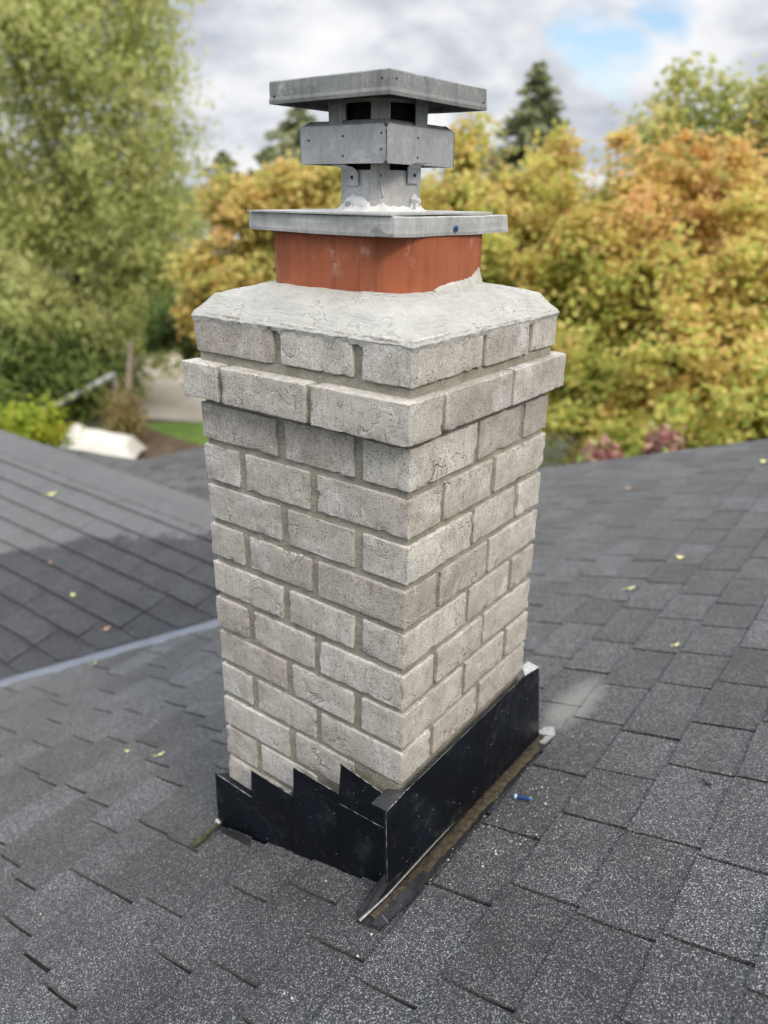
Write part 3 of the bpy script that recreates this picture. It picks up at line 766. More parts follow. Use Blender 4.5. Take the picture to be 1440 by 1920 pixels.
# torn overlap of the plate's seam at the near corner, and the gap under its loose top sheet
def onface(face, off):     # helper for details on a side: returns function (along, z) -> point
    if face == 'L': return lambda s_, z: (s_, off, z)
    return lambda s_, z: (off, s_, z)
MB().prism([(-.325, .0515, .8031), (-.075, .0512, .8035), (-.073, .056, .8038), (-.0735, .30, .8042), (-.325, .325, .8045)], (0, 0, .0022)).build('top_sheet', M_PLATE, plate)
MB().prism([(-.104, .0520, .7795), (-.0735, .0520, .7790), (-.0735, .0520, .7822), (-.086, .0520, .7850), (-.097, .0520, .7905), (-.104, .0520, .7860)], (0, -.0011, 0)).build('torn_flap', M_CAPD, plate)
MB().tube([(-.0705, .192, .7862), (-.066, .192, .7862)], .0042, 10).tube([(-.066, .192, .7862), (-.0645, .192, .7862)], .0026, 8).build('screw', M_BLUE, plate)
lid = skirt_box('lid', -.1009, .0821, .2065, .2196, -.0234, .9394, .9669, M_CAPD, seed=5, wob=.0009, lip=.0006)
lidr = random.Random(3)
def dot(name, P, n, r, parent, mat=M_HOLE):  # near-black disc, the shade of a small hole put into its colour
    P = np.array(P); n = np.array(n, float)
    return MB().tube([P-n*.002, P+n*.0007], r, 8).build(name, mat, parent)
yaw = -.0234
for s_, z in ((-.012, .9575), (-.197, .9475)):
    x, y = rot2(-.1009+s_, .0821, -.1009, .0821, yaw); dot('rivet_hole', (x, y-.0008, z), (0, -1, 0), .0013, lid)
for s_, z in ((.012, .9575), (.212, .9485)):
    x, y = rot2(-.1009, .0821+s_, -.1009, .0821, yaw); dot('rivet_hole', (x+.0008, y, z), (1, 0, 0), .0013, lid)
# band: four panels with clipped corners and folded flanges
bx, by, ba, bb, bz0, bz1 = -.1282, .1123, .1490, .1620, .8652, .9104
def band_panel(P0, P1, n, mat, c0=.0004, c1=.0004):
    P0, P1, n = np.array(P0), np.array(P1), np.array(n, float); d = (P1-P0)/np.linalg.norm(P1-P0); c = .006; th = .0013
    def pt(P, z): return np.array((P[0], P[1], z))
    poly = [pt(P0, bz0+c0), pt(P0+d*c0, bz0), pt(P1-d*c1, bz0), pt(P1, bz0+c1), pt(P1, bz1-c1), pt(P1-d*c1, bz1), pt(P0+d*c0, bz1), pt(P0, bz1-c0)]
    m = MB().prism(poly, (-n[0]*th, -n[1]*th, 0))
    nn = np.array((n[0], n[1], 0))
    for z, dz in ((bz1, .0012),):
        A, B = pt(P0+d*(c0+.0006), z), pt(P1-d*(c1+.0006), z)
        m.prism([A - nn*th, B - nn*th, B-d_(d)*.006 - nn*.0125 + np.array((0, 0, dz*(5.5 if dz > 0 else 2))), A+d_(d)*.006 - nn*.0125 + np.array((0, 0, dz*(5.5 if dz > 0 else 2)))], (0, 0, dz))
    return m.build('band_panel', mat, cap)
def d_(d): return np.array((d[0], d[1], 0))
pn = (bx, by); pl_ = (bx-ba, by); pr = (bx, by+bb); pf = (bx-ba, by+bb)
bL = band_panel(pl_, pn, (0, -1), M_CAP, c1=.0055); bR_ = band_panel(pn, pr, (1, 0), M_CAP, c0=.0055); bF1 = band_panel(pr, pf, (0, 1), M_CAP); bF2 = band_panel(pf, pl_, (-1, 0), M_CAP)
for s_, z in ((-.008, .9005), (-.008, .8815), (-.072, .8985), (-.072, .8745), (-.133, .8945)):
    dot('rivet_hole', (bx+s_, by, z), (0, -1, 0), .0014, bL)
for s_, z in ((.071, .8985), (.071, .8745)): dot('rivet_hole', (bx, by+s_, z), (1, 0, 0), .0014, bR_)
# round pipe with two rows of windows
tx, ty, PR = -.1985, .1945, .0565
VA = math.degrees(math.atan2(CAM[1]-ty, CAM[0]-tx))          # windows and seam are placed from the pipe's worn front
def Pp(off, z, r=0.): a = math.radians(VA+off); return (tx+(PR+r)*math.cos(a), ty+(PR+r)*math.sin(a), z)
M_CAP2 = mat_metal('pipe_steel', (.35, .355, .36), (.47, .475, .48), .5, .35, (.22, .22, .22), .5)
angs = list(range(-180, 180, 4)); zs_ = [.8005, .806, .815, .83, .845, .8585, .862, .872, .884, .888, .90, .9185, .922, .930, .9375, .9405, .952, .963]
def in_window(a, z):
    if not (.8585 <= z < .888 or .9185 <= z < .9405): return False
    q = ((a + 34 + 36 + 720) % 72) - 36
    return -24 <= q < 24
NA = len(angs); V = []; F = []
for r in (0., -.0014):
    for z in zs_:
        for a in angs:
            fl_ = .0040*max(0, 1-(z-.8005)/.012)**2 if r == 0 else 0
            V.append(Pp(a, z, r+fl_+.0006*mn.noise(Vector((a*.03, z*30, 2)))))
nz_ = len(zs_)
solid = [[not in_window(angs[i_]+2, (zs_[k_]+zs_[k_+1])/2) for i_ in range(NA)] for k_ in range(nz_-1)]
def vi_(l, k_, i_): return l*nz_*NA + k_*NA + (i_ % NA)
for k_ in range(nz_-1):
    for i_ in range(NA):
        if not solid[k_][i_]: continue
        F.append((vi_(0, k_, i_), vi_(0, k_, i_+1), vi_(0, k_+1, i_+1), vi_(0, k_+1, i_))); F.append((vi_(1, k_, i_), vi_(1, k_+1, i_), vi_(1, k_+1, i_+1), vi_(1, k_, i_+1)))
        if not solid[k_][(i_+1) % NA]: F.append((vi_(0, k_, i_+1), vi_(1, k_, i_+1), vi_(1, k_+1, i_+1), vi_(0, k_+1, i_+1)))
        if not solid[k_][i_-1]: F.append((vi_(0, k_, i_), vi_(0, k_+1, i_), vi_(1, k_+1, i_), vi_(1, k_, i_)))
        if k_ < nz_-2 and not solid[k_+1][i_]: F.append((vi_(0, k_+1, i_), vi_(0, k_+1, i_+1), vi_(1, k_+1, i_+1), vi_(1, k_+1, i_)))
        if k_ > 0 and not solid[k_-1][i_]: F.append((vi_(0, k_, i_), vi_(1, k_, i_), vi_(1, k_, i_+1), vi_(0, k_, i_+1)))
pipe = mk('pipe', V, F, M_CAP2, cap, smooth=True); pipe.data.set_sharp_from_angle(angle=math.radians(40))
hollow('dark_insert', tx, ty, .0485, .0484, .002, [.80, .86, .905, .959], M_SOOT_SHADE, cap, 8)  # added near-black insert: darkens the pipe's windows, keeps sky from showing through
MB().box((-.2900, .0930, .9450), (-.1130, .2860, .9475)).build('lid_shade_sheet', M_SOOT_SHADE, cap)  # added near-black sheet: shade under the lid put into its colour, with soot
def strip(offs, z0, z1, r, th=.0011):
    n_ = len(offs); V = [Pp(o, z, r+q) for q in (0, th) for o, za, zb_ in zip(offs, z0, z1) for z in (za, zb_)]; F = []
    for i_ in range(n_-1):
        F += [(2*i_, 2*i_+1, 2*i_+3, 2*i_+2), (2*n_+2*i_, 2*n_+2*i_+2, 2*n_+2*i_+3, 2*n_+2*i_+1), (2*i_, 2*i_+2, 2*n_+2*i_+2, 2*n_+2*i_), (2*i_+1, 2*n_+2*i_+1, 2*n_+2*i_+3, 2*i_+3)]
    F += [(0, 2*n_, 2*n_+1, 1), (2*n_-2, 2*n_-1, 4*n_-1, 4*n_-2)]
    return V, F
V, F = strip([-14, -9, -4.5], [.806]*3, [.957]*3, .0008); mk('seam', V, F, M_CAP2, pipe)
def nrm(off): a = math.radians(VA+off); return (math.cos(a), math.sin(a), 0)
dot('rivet_hole', Pp(-.5, .8515, .0008), nrm(-.5), .0012, pipe); dot('rivet_hole', Pp(-8.5, .9455, .0024), nrm(-8.5), .0012, pipe)
# straps that carry the lid
def strap(P0, P1, along, th, wd):
    P0, P1, a = np.array(P0), np.array(P1), np.array(along, float)
    b = np.array((-a[1], a[0], 0))*th
    return MB().prism([P0-a*wd/2, P0+a*wd/2, P1+a*wd/2*.86, P1-a*wd/2*.86], b).build('strap', M_CAPD, cap)
strap((-.2165, by+.004, .955), (-.2150, by+.0035, .868), (1, 0, 0), .0014, .0250)
strap((bx-.005, .1965, .955), (bx-.0045, .1950, .868), (0, 1, 0), -.0014, .0290)
strap((-.2165, by+bb-.0035, .955), (-.2150, by+bb-.0035, .868), (1, 0, 0), -.0014, .0250)
strap((bx-ba+.005, .1965, .955), (bx-ba+.004, .1950, .868), (0, 1, 0), .0014, .0270)
# bent brackets between the band and the pipe
def bracket(off, wd, skew, zt):
    a = math.radians(VA+off); n_ = np.array((math.cos(a), math.sin(a), 0)); t_ = np.array((-n_[1], n_[0], 0)); c_ = np.array((tx, ty, 0))
    pr_ = [(.0014, .8385), (.0014, .8530), (.0032, .8580), (.0085, .8612), (.0170, .8628), (.0245, .8640)]
    V = []; F = []
    for q in (0, .0016):
        for i_, (o, z) in enumerate(pr_):
            for e in (-wd/2, wd/2):
                p = c_ + n_*(PR+o+q) + t_*(e+skew*max(0, (i_-1))/4); V.append((p[0], p[1], z+zt))
    n = len(pr_)
    for i_ in range(n-1):
        F += [(2*i_, 2*i_+1, 2*i_+3, 2*i_+2), (2*n+2*i_, 2*n+2*i_+2, 2*n+2*i_+3, 2*n+2*i_+1), (2*i_, 2*i_+2, 2*n+2*i_+2, 2*n+2*i_), (2*i_+1, 2*n+2*i_+1, 2*n+2*i_+3, 2*i_+3)]
    F += [(0, 2*n, 2*n+1, 1), (2*n-2, 2*n-1, 4*n-1, 4*n-2)]
    o = mk('bracket', V, F, M_CAP, cap)
    p = c_ + n_*(PR+.0032) + t_*.001; dot('hole', (p[0], p[1], .8490+zt), n_, .0024, o)
bracket(-43, .0245, -.006, 0.); bracket(50, .0255, -.010, .004)
# white sealant round the foot of the pipe
V = []; F = []; K = 7; N = 180
for j in range(K):
    t = j/(K-1)
    for i in range(N):
        o_ = i*2.; q = Vector((math.cos(math.radians(o_))*3.4, math.sin(math.radians(o_))*3.4, 1.7))
        hgt = .0100 + .0060*mn.noise(q) + .004*mn.noise(q*3); wdt = .0125 + .0050*mn.noise(q+Vector((4, 4, 4)))
        V.append(Pp(o_, .8035 + hgt*t**1.3 + .0012*mn.noise(Vector((o_*.5, t*4, 3))), wdt*(1-t)**1.6 + .0010*(1-t) + .0044*(1-t) + .0004))
F = [(j*N+i, j*N+(i+1) % N, (j+1)*N+(i+1) % N, (j+1)*N+i) for j in range(K-1) for i in range(N)]
mk('sealant', V, F, M_CAULK, cap, smooth=True)
V, F = strip([-.5, .8, 2.0, 3.2, 4.0], [.8470, .8360, .8245, .8235, .8260], [.8475, .8470, .8400, .8320, .8275], .0003, .0016); mk('sealant_drip', V, F, M_CAULK, cap, smooth=True)
of_ = list(np.linspace(-66, -6, 25)); ht = [.004 + .0165*abs(math.sin(math.pi*(o+70)/62))**.7 + .0035*mn.noise(Vector((o*.13, 3, 1))) + .002*mn.noise(Vector((o*.5, 1, 1))) for o in of_]
V, F = strip(of_, [.806]*25, [.806+h for h in ht], .0003, .0012); mk('sealant_smear', V, F, M_CAULK, cap, smooth=True)
of_ = list(np.linspace(34, 74, 17)); ht = [.004 + .020*math.exp(-((o-54)/5.)**2) + .006*math.exp(-((o-64)/6.)**2) + .002*mn.noise(Vector((o*.4, 1, 1))) for o in of_]
V, F = strip(of_, [.806]*17, [.806+h for h in ht], .0003, .0014); mk('sealant_smear', V, F, M_CAULK, cap, smooth=True)
def on_pipe(off, z, r): return np.array(Pp(off, z, r))
MB().tube([on_pipe(-50, .8150, 0), on_pipe(-50, .8150, .0060)], .0040, 6).build('bolt', M_CAP, cap)
MB().tube([on_pipe(52, .8235, 0), on_pipe(52, .8195, .0125)], .0034, 8).tube([on_pipe(52, .8232, .0006), on_pipe(52, .8222, .0036)], .0060, 6).build('bolt', M_CAULK, cap)

# ------------------------------------------------------------------ flashing round the chimney's foot
fl = empty('chimney_flashing', (.0*S, .0*S, zM(0)*S), 'black painted metal flashing stepped up the chimney sides at the roof line', 'flashing')
def lpanel(name, poly, y0, th=.0016, mat=M_BLACK, lean=0.):
    P = [(x, y0 - lean*max(0, (.0-z)), z) for x, z in poly]
    o = MB().prism(P, (0, th, 0)).build(name, mat, fl)
    # bright bare top edge of the sheet
    return o
def edge_strip(P, Q, r, parent, mat=M_EDGE):
    P, Q = np.array(P), np.array(Q); pts = [P+(Q-P)*t + np.array((0, 0, r*.5*mn.noise(Vector((t*17, P[0]*50, 2))))) for t in np.linspace(0, 1, 17)]
    rr = [r*max(.06, .28+.9*mn.noise(Vector((t*9, P[0]*31, 7)))) for t in np.linspace(0, 1, 17)]
    return MB().tube(pts, rr, 5).build('bare_edge', mat, parent)
p1 = lpanel('step_flashing', [(-.4229, -.1957), (-.3230, -.1990), (-.3280, -.3180), (-.4255, -.3310)], -.0120)
p2 = lpanel('step_flashing', [(-.3180, -.1310), (-.2130, -.1325), (-.2160, -.2815), (-.3290, -.3165)], -.0142)
p3 = lpanel('step_flashing', [(-.2100, -.0660), (-.1030, -.0675), (-.1020, -.2520), (-.2180, -.2795)], -.0164)
p4 = lpanel('step_flashing', [(-.1085, -.0690), (-.0060, -.0560), (.0060, -.1500), (-.0130, -.2120), (-.0350, -.2300), (-.1075, -.2530)], -.0186)
p5 = lpanel('step_flashing', [(-.1010, .0010), (-.0170, -.0120), (-.0150, -.0760), (-.1070, -.0790)], -.0208)
for pa, (P, Q) in ((p1, ((-.415, -.0115, -.1952), (-.323, -.0115, -.1986))), (p2, ((-.318, -.0137, -.1305), (-.213, -.0137, -.1322))), (p3, ((-.210, -.0158, -.0655), (-.103, -.0158, -.0672))),
                   (p5, ((-.099, -.0200, .0012), (-.020, -.0200, -.0112)))):
    edge_strip(P, Q, .0011, pa)
edge_strip((-.106, -.0215, -.0793), (-.016, -.0215, -.0765), .0005, p5)
# the sheets' tops fold back to the wall
MB().prism([(-.4229, -.0120, -.1957), (-.3230, -.0120, -.1990), (-.3230, .010, -.1960), (-.3945, .010, -.1935)], (0, 0, -.0012)).build('fold', M_BLACK, p1)
# upslope side: one straight sheet with a folded corner
XR = .0145
NE = (.0075, -.0470, -.0120)
shp = [NE, (.0128, -.0035, .0000), (.0128, .3790, -.0010), (.0150, .4350, -.0115), (.0215, .4570, -.1880), (.0195, .0840, -.1620), (.0165, -.0520, -.1450)]
sheet_r = MB().prism(shp, (-.0015, 0, 0)).build('apron_flashing', M_BLACK, fl)
MB().prism([(-.0190, -.0485, -.0110), (.0075, -.0470, -.0112), (.0125, -.0035, -.0005), (-.0190, -.0100, -.0110)], (0, 0, .0013)).build('corner_tab', M_PAN, fl)
MB().prism([NE, (.0165, -.0520, -.1450), (.0105, -.0490, -.1450), (.0015, -.0450, -.0125)], (-.0008, .0006, 0)).build('corner_fold', M_BLACK, fl)
edge_strip((.0080, -.0478, -.0125), (.0168, -.0526, -.1450), .0009, sheet_r)
edge_strip((.0085, -.0460, -.0108), (.0132, -.0040, .0006), .0012, sheet_r)
edge_strip((.0132, -.0035, .0004), (.0132, .3790, -.0006), .0008, sheet_r)
# flat top at the far corner where the sheet turns behind the chimney
MB().prism([(.0150, .4350, -.0110), (.0130, .3790, -.0006), (-.0030, .3960, .0040), (-.0080, .4330, -.0060)], (0, 0, -.0015)).build('far_corner_tab', M_EDGE, fl)
# back pan: upstand, folded rim and the flange that runs under the shingles
def Rf(x, y, h): return tuple(Pm(x, y, h))
pan = MB().add([Rf(.000, -.1000, .006), Rf(.012, .480, .006), Rf(.0515, .480, .0062), Rf(.0470, .10, .0062), Rf(.0475, .035, .0064), Rf(.0420, -.100, .0066)], [(0, 1, 2, 3, 4, 5)][:1]).build('back_pan', M_PAN, fl)
MB().prism([Rf(-.0150, -.0870, .0060), Rf(-.020, -.040, .012), Rf(-.004, -.010, .030), Rf(.006, .05, .036), Rf(.010, -.005, .030), Rf(.0085, -.060, .016), Rf(.001, -.098, .0065)], (.0012, 0, .0012)).build('pan_upstand', M_PAN, fl)
rim_pts = [Rf(.0015, -.1010, .0085), Rf(.0085, -.0400, .0090), Rf(.0100, .0960, .0095), Rf(.0125, .2410, .0095), Rf(.0180, .4720, .0095)]
MB().tube(rim_pts, [.0042, .0034, .0030, .0030, .0030], 6).build('pan_rim', M_PAN, fl)
MB().tube([(p[0]+.0020, p[1], p[2]+.0026) for p in rim_pts], [.0019, .0013, .0009, .0008, .0010], 5).build('bare_edge', M_EDGE, fl)
# silt and moss washed into the channel
V = []; F = []; NY = 220
for i in range(NY+1):
    y = -.085 + .545*i/NY
    for j in range(7):
        t = j/6; x0 = .0070+.010*(y+.1)/.55; wdt = .030 + .006*mn.noise(Vector((y*22, 3, 1))) + .004*mn.noise(Vector((y*70, 1, 5)))
        if y < -.02: wdt *= max(.35, 1-(-.02-y)*9)
        h = .0066 + .0046*math.sin(math.pi*(.12+.88*t))*(.75+.35*mn.noise(Vector((y*31, t*2, 8)))) + .0016*mn.noise(Vector((y*160, t*9, 2)))
        V.append(Rf(x0 + wdt*t, y, h if 0 < j < 6 else .0055))
F = [(i*7+j, i*7+j+1, (i+1)*7+j+1, (i+1)*7+j) for i in range(NY) for j in range(6)]
tag(mk('silt', V, F, M_DIRT, fl, smooth=True), kind='stuff')
# sealant patches
MB().prism([Rf(.022, -.098, .0070), Rf(.0395, -.0965, .0068), Rf(.0500, -.036, .0066), Rf(.0480, .010, .0068), Rf(.0450, .0290, .0072), Rf(.0310, .0300, .0085), Rf(.0300, -.010, .0095), Rf(.0260, -.050, .0082)], (0, 0, .0022)).build('sealant_patch', M_TAR, fl)
for q in ((.030, -.062), (.033, -.045), (.036, -.082)):
    MB().tube([Rf(q[0]-.008, q[1]+.006, .0096), Rf(q[0]+.010, q[1]-.003, .0092)], .00035, 4).build('scratch', M_EDGE, fl)
V = [Rf(.021, .430, .0065), Rf(.049, .432, .0062), Rf(.052, .470, .0062), Rf(.036, .496, .0062), Rf(.018, .486, .0065)]
MB().prism(V, (0, 0, .0026)).build('dried_sealer', M_PALE, fl)
# soaker lip below the lowest step and the mossy end of the apron
MB().prism([Rf(-.4240, -.0130, .0060), Rf(-.3230, -.0210, .0060), Rf(-.3110, -.0360, .0066), Rf(-.3960, -.0290, .0066)], (0, 0, .0022)).build('soaker', M_EDGE2 if 'M_EDGE2' in globals() else M_PAN, fl)
moss = MB().tube([Rf(-.4180, -.0120, .010), Rf(-.4220, -.035, .010), Rf(-.4180, -.058, .009), Rf(-.4205, -.080, .007)], [.0045, .0060, .0075, .0060], 7).build('moss_lump', mat_plain('dark_moss', (.06, .062, .04), .95, .5, 90, 0, .8), fl, smooth=True)
MB().tube([Rf(-.4290, -.011, .012), Rf(-.4225, -.012, .014), Rf(-.4150, -.014, .012)], [.004, .0055, .004], 6).build('sealant_bead', M_PALE, fl, smooth=True)

# ------------------------------------------------------------------ small things lying on the roof
scr = empty('screw', Pm(.092, .256, .009)*S, 'blue coated screw lying on the shingles right of the chimney', 'screw')
A, B = np.array(Pm(.076, .255, .0098)), np.array(Pm(.1085, .257, .0090)); dv = (B-A)/np.linalg.norm(B-A)
MB().tube([A, A+dv*.0018, A+dv*.0042], [.0052, .0052, .0024], 10).build('head', mat_plain('pale_blue_steel', (.30, .42, .62), .4, .2, 100, .3), scr)
MB().tube([A+dv*.004, A+dv*.029, B], [.0022, .0022, .0004], 8).build('shank', M_BLUE, scr)
tr = MB()
for i in range(8):
    c_ = A+dv*(.0070+.003*i); tr.tube([c_-dv*.0005+np.array((0, 0, .0)), c_+dv*.0005], .0036 if i < 7 else .0026, 8)
tr.build('thread', M_BLUE, scr)
M_LEAFY = mat_plain('dead_leaf_yellow', (.52, .50, .22), .7, .25, 60)
M_LEAFB = mat_plain('dead_leaf_brown', (.42, .24, .14), .7, .25, 60)
def roof_leaf(P, Z, label, size, ang, mat, group):
    o = empty('fallen_leaf', (0, 0, 0), label, 'leaf', group); bpy.data.objects.remove(o)
    rs = random.Random(int(size*1e5)+int(ang*100)); Z = Vector(Z).normalized(); X = Z.cross(Vector((math.cos(ang), math.sin(ang), 0))).normalized(); Y = Z.cross(X)
    V = []; n = 14
    for i in range(n):
        a = 2*math.pi*i/n; r = size*(.62 + .38*abs(math.cos(a*1.5)) + rs.uniform(-.08, .08))
        V.append(Vector(P) + X*(r*math.cos(a)) + Y*(r*.62*math.sin(a)) + Z*(.006 + size*.22*math.cos(a)**2))
    V.append(Vector(P)+Z*.005); st = len(V)
    V += [Vector(P)-X*size*.9+Z*.007, Vector(P)-X*size*1.7+Z*.010, Vector(P)-X*size*1.7+Z*.012+Y*.0012, Vector(P)-X*size*.9+Z*.009+Y*.0014]
    F = [(i, (i+1) % n, n) for i in range(n)] + [(st, st+1, st+2, st+3)]
    lf = mk('fallen_leaf', [tuple(Vector(P)+(v-Vector(P))*.8) for v in V], F, mat); tag(lf, label, 'leaf', group)
GRP = 'fallen leaves lying on the roof'
for q, lab, sz, mt in (((-.80, .13), 'pale yellow leaf lying just left of the brick chimney, nearest to its foot', .0135, M_LEAFY), ((-.91, .11), 'tiny faded leaf beside the yellow leaf left of the chimney', .010, M_LEAFY),
                   ((-1.66, .13), 'yellow leaf on the main slope at the left picture edge', .020, M_LEAFY), ((-1.64, .47), 'small yellowish leaf lying just below the blue valley metal', .014, M_LEAFY),
                   ((-.08, 1.26), 'curled cream leaf lying alone in the middle of the right slope', .019, M_LEAFY), ((-.02, 1.52), 'flat pale green leaf farther up the right slope', .026, M_LEAFY),
                   ((.15, .91), 'pale yellow leaf on the right slope nearest to the viewer', .0125, M_LEAFY), ((-.04, 2.72), 'cream leaf near the far right roof edge', .038, M_LEAFY),
                   ((-.50, 2.42), 'faded brownish leaf high on the far right slope', .026, M_LEAFB)):
    roof_leaf(Pm(q[0], q[1], .004), PM.Z, lab, sz, q[0]*9+q[1]*5, mt, GRP)
def G3(px, py):
    d = ray(px, py); n = np.array((0, -GB, 1)); t = ((GZ0-GB*GY0) - n @ CAM)/(n @ d); return CAM+d*t
for q, lab, sz, mt in (((100, 931), 'long pale yellow leaf on the upper part of the wing roof', .034, M_LEAFY), ((140, 1121), 'round pale yellow leaf on the lower part of the wing roof', .019, M_LEAFY),
                       ((203, 1184), 'reddish brown leaf just above the valley on the wing roof', .018, M_LEAFB), ((97, 1060), 'faint brown leaf halfway down the wing roof', .012, M_LEAFB)):
    roof_leaf(G3(*q)+PG.Z*.011, PG.Z, lab, sz, q[0]*.37, mt, GRP)
# crumbs of mortar and grit near the flashing
rs = random.Random(77); cr = MB()
for i in range(260):
    if i < 150: x, y = rs.gauss(.095, .035), rs.gauss(.21, .10)
    elif i < 200: x, y = rs.uniform(.02, .07), rs.uniform(-.08, .45)
    else: x, y = rs.uniform(-.7, .5), rs.uniform(-.5, .7)
    if -.43 < x < .012 and -.03 < y < .42: continue
    r = abs(rs.gauss(.0009, .0007))+.0004
    if x > .03 and rs.random() < .03: r *= 2.0
    P = np.array(Pm(x, y, .0050)); V = []
    for a in ((1, 0, 0), (-1, 0, 0), (0, 1, 0), (0, -1, 0), (0, 0, 1), (0, 0, -.3)): V.append(P+np.array(a)*r*rs.uniform(.6, 1.3))
    cr.add(V, [(0, 2, 4), (2, 1, 4), (1, 3, 4), (3, 0, 4), (2, 0, 5), (1, 2, 5), (3, 1, 5), (0, 3, 5)])
tag(cr.build('crumbs', mat_plain('mortar_crumb', (.50, .49, .44), .9, .2, 80)), 'pale crumbs of mortar scattered on the shingles by the chimney', 'crumbs', kind='stuff')
# a twig and a dark bit of debris
tw = MB().tube([Pm(.345, .405, .007), Pm(.352, .398, .0085), Pm(.362, .395, .0065)], [.0022, .0034, .0018], 6).build('debris', M_TAR); tag(tw, 'small dark scrap lying on the shingles right of the blue screw', 'debris')
tw = MB().tube([Pm(-.075, -.385, .006), Pm(-.050, -.350, .010), Pm(-.030, -.335, .007)], [.0006, .0007, .0005], 5).build('dry_grass_stem', mat_plain('straw', (.45, .40, .28), .8)); tag(tw, 'thin pale straw lying on the shingles below the chimney', 'straw')

# ------------------------------------------------------------------ trees and garden
def leaf_mesh(C, N_, L, W, rng, out=None):
    """C: (n,3) centres, N_: (n,3) axis along the leaf; diamond leaves with a fold"""
    n = len(C); A = N_/np.linalg.norm(N_, axis=1)[:, None]
    R = rng.normal(size=(n, 3))
    if out is not None:      # leaves turn their faces to the light outside the crown
        R = out/np.linalg.norm(out, axis=1)[:, None] + np.array((0, 0, .5)) + .55*R
        A = A - (A*R).sum(1)[:, None]*R/(R*R).sum(1)[:, None]*.8; A /= np.linalg.norm(A, axis=1)[:, None]
    Bv = np.cross(A, R); Bv /= np.linalg.norm(Bv, axis=1)[:, None]
    Cn = np.cross(A, Bv); l = L[:, None]; w_ = W[:, None]
    V = np.stack([C-A*l/2, C+Bv*w_/2+Cn*w_*.15, C+A*l/2, C-Bv*w_/2+Cn*w_*.15], 1).reshape(-1, 3)
    return V
def build_leaves(name, V, mat, parent):
    n = len(V)//4; o0 = V.mean(0); V = V-o0
    me = bpy.data.meshes.new(name); me.vertices.add(4*n); me.vertices.foreach_set('co', V.ravel())
    me.loops.add(4*n); me.loops.foreach_set('vertex_index', np.arange(4*n)); me.polygons.add(n)
    me.polygons.foreach_set('loop_start', np.arange(0, 4*n, 4)); me.polygons.foreach_set('loop_total', np.full(n, 4))
    me.update(calc_edges=True); me.materials.append(mat)
    o = bpy.data.objects.new(name, me); link(o, parent); o.location = Vector(o0)-wloc(parent); return o
M_BARK = mat_plain('bark', (.10, .075, .055), .95, .4, 14, 0, .9)
M_BARKP = mat_plain('pale_bark', (.26, .22, .17), .95, .35, 14, 0, .8)
def tree(name, base, lobes, mat, label, cat, seed, nclump=220, per=110, csize=.28, leaf=(.11, .07), axis=None, elong=(1, 1, 1), trunk=.16, group=None, top=None, bark=None, fill=.35):
    """base: foot of the trunk; lobes: list of (centre, (rx,ry,rz)) in metres"""
    rng = np.random.default_rng(seed); base = Vector(base)
    t = empty(name, base, label, cat, group)
    lobes = [(np.array(c), np.array(r)) for c, r in lobes]; wts = np.array([r[0]*r[1]+r[1]*r[2]+r[0]*r[2] for c, r in lobes]); wts /= wts.sum()
    CC = []; DD = []
    for i in range(nclump):
        c, r = lobes[rng.choice(len(lobes), p=wts)]
        d = rng.normal(size=3); d /= np.linalg.norm(d); rad = (1 - fill*rng.random()**1.2)*(1+.10*rng.normal())
        CC.append(c + d*r*rad); DD.append(d)
    CC = np.array(CC)
    sz = csize*rng.uniform(.55, 1.35, len(CC))
    n = nclump*per; idx = rng.integers(0, nclump, n)
    P = CC[idx] + rng.normal(size=(n, 3))*sz[idx][:, None]*np.array(elong)*.55
    ax = rng.normal(size=(n, 3)) if axis is None else np.array(axis)+rng.normal(size=(n, 3))*.45
    L = leaf[0]*rng.uniform(.6, 1.3, n); W = leaf[1]*rng.uniform(.6, 1.3, n)
    build_leaves('crown', leaf_mesh(P, ax, L, W, rng, np.array(DD)[idx]), mat, t)
    # trunk with limbs reaching into the lobes
    m = MB(); topz = top if top is not None else max(c[2] for c, r in lobes)
    tp = np.array((np.mean([c[0] for c, r in lobes]), np.mean([c[1] for c, r in lobes]), topz)); b = np.array(base)
    pts = [b + (tp-b)*q + np.array((.06*mn.noise(Vector((q*4, seed, 1))), .06*mn.noise(Vector((q*4, 2, seed))), 0)) for q in np.linspace(0, 1, 7)]
    m.tube(pts, [trunk*(1.15-.95*q) for q in np.linspace(0, 1, 7)], 8)
    for i in range(min(26, nclump)):
        e = CC[rng.integers(0, nclump)]; q = rng.uniform(.3, .8); s_ = b+(tp-b)*q
        mid = (s_+e)/2 + np.array((0, 0, -.12))
        m.tube([s_, mid, e], [trunk*.34*(1.1-q), trunk*.2*(1.1-q), .008], 5, False)
    m.build('trunk', bark or M_BARK, t, scale=1, smooth=True)
    return t
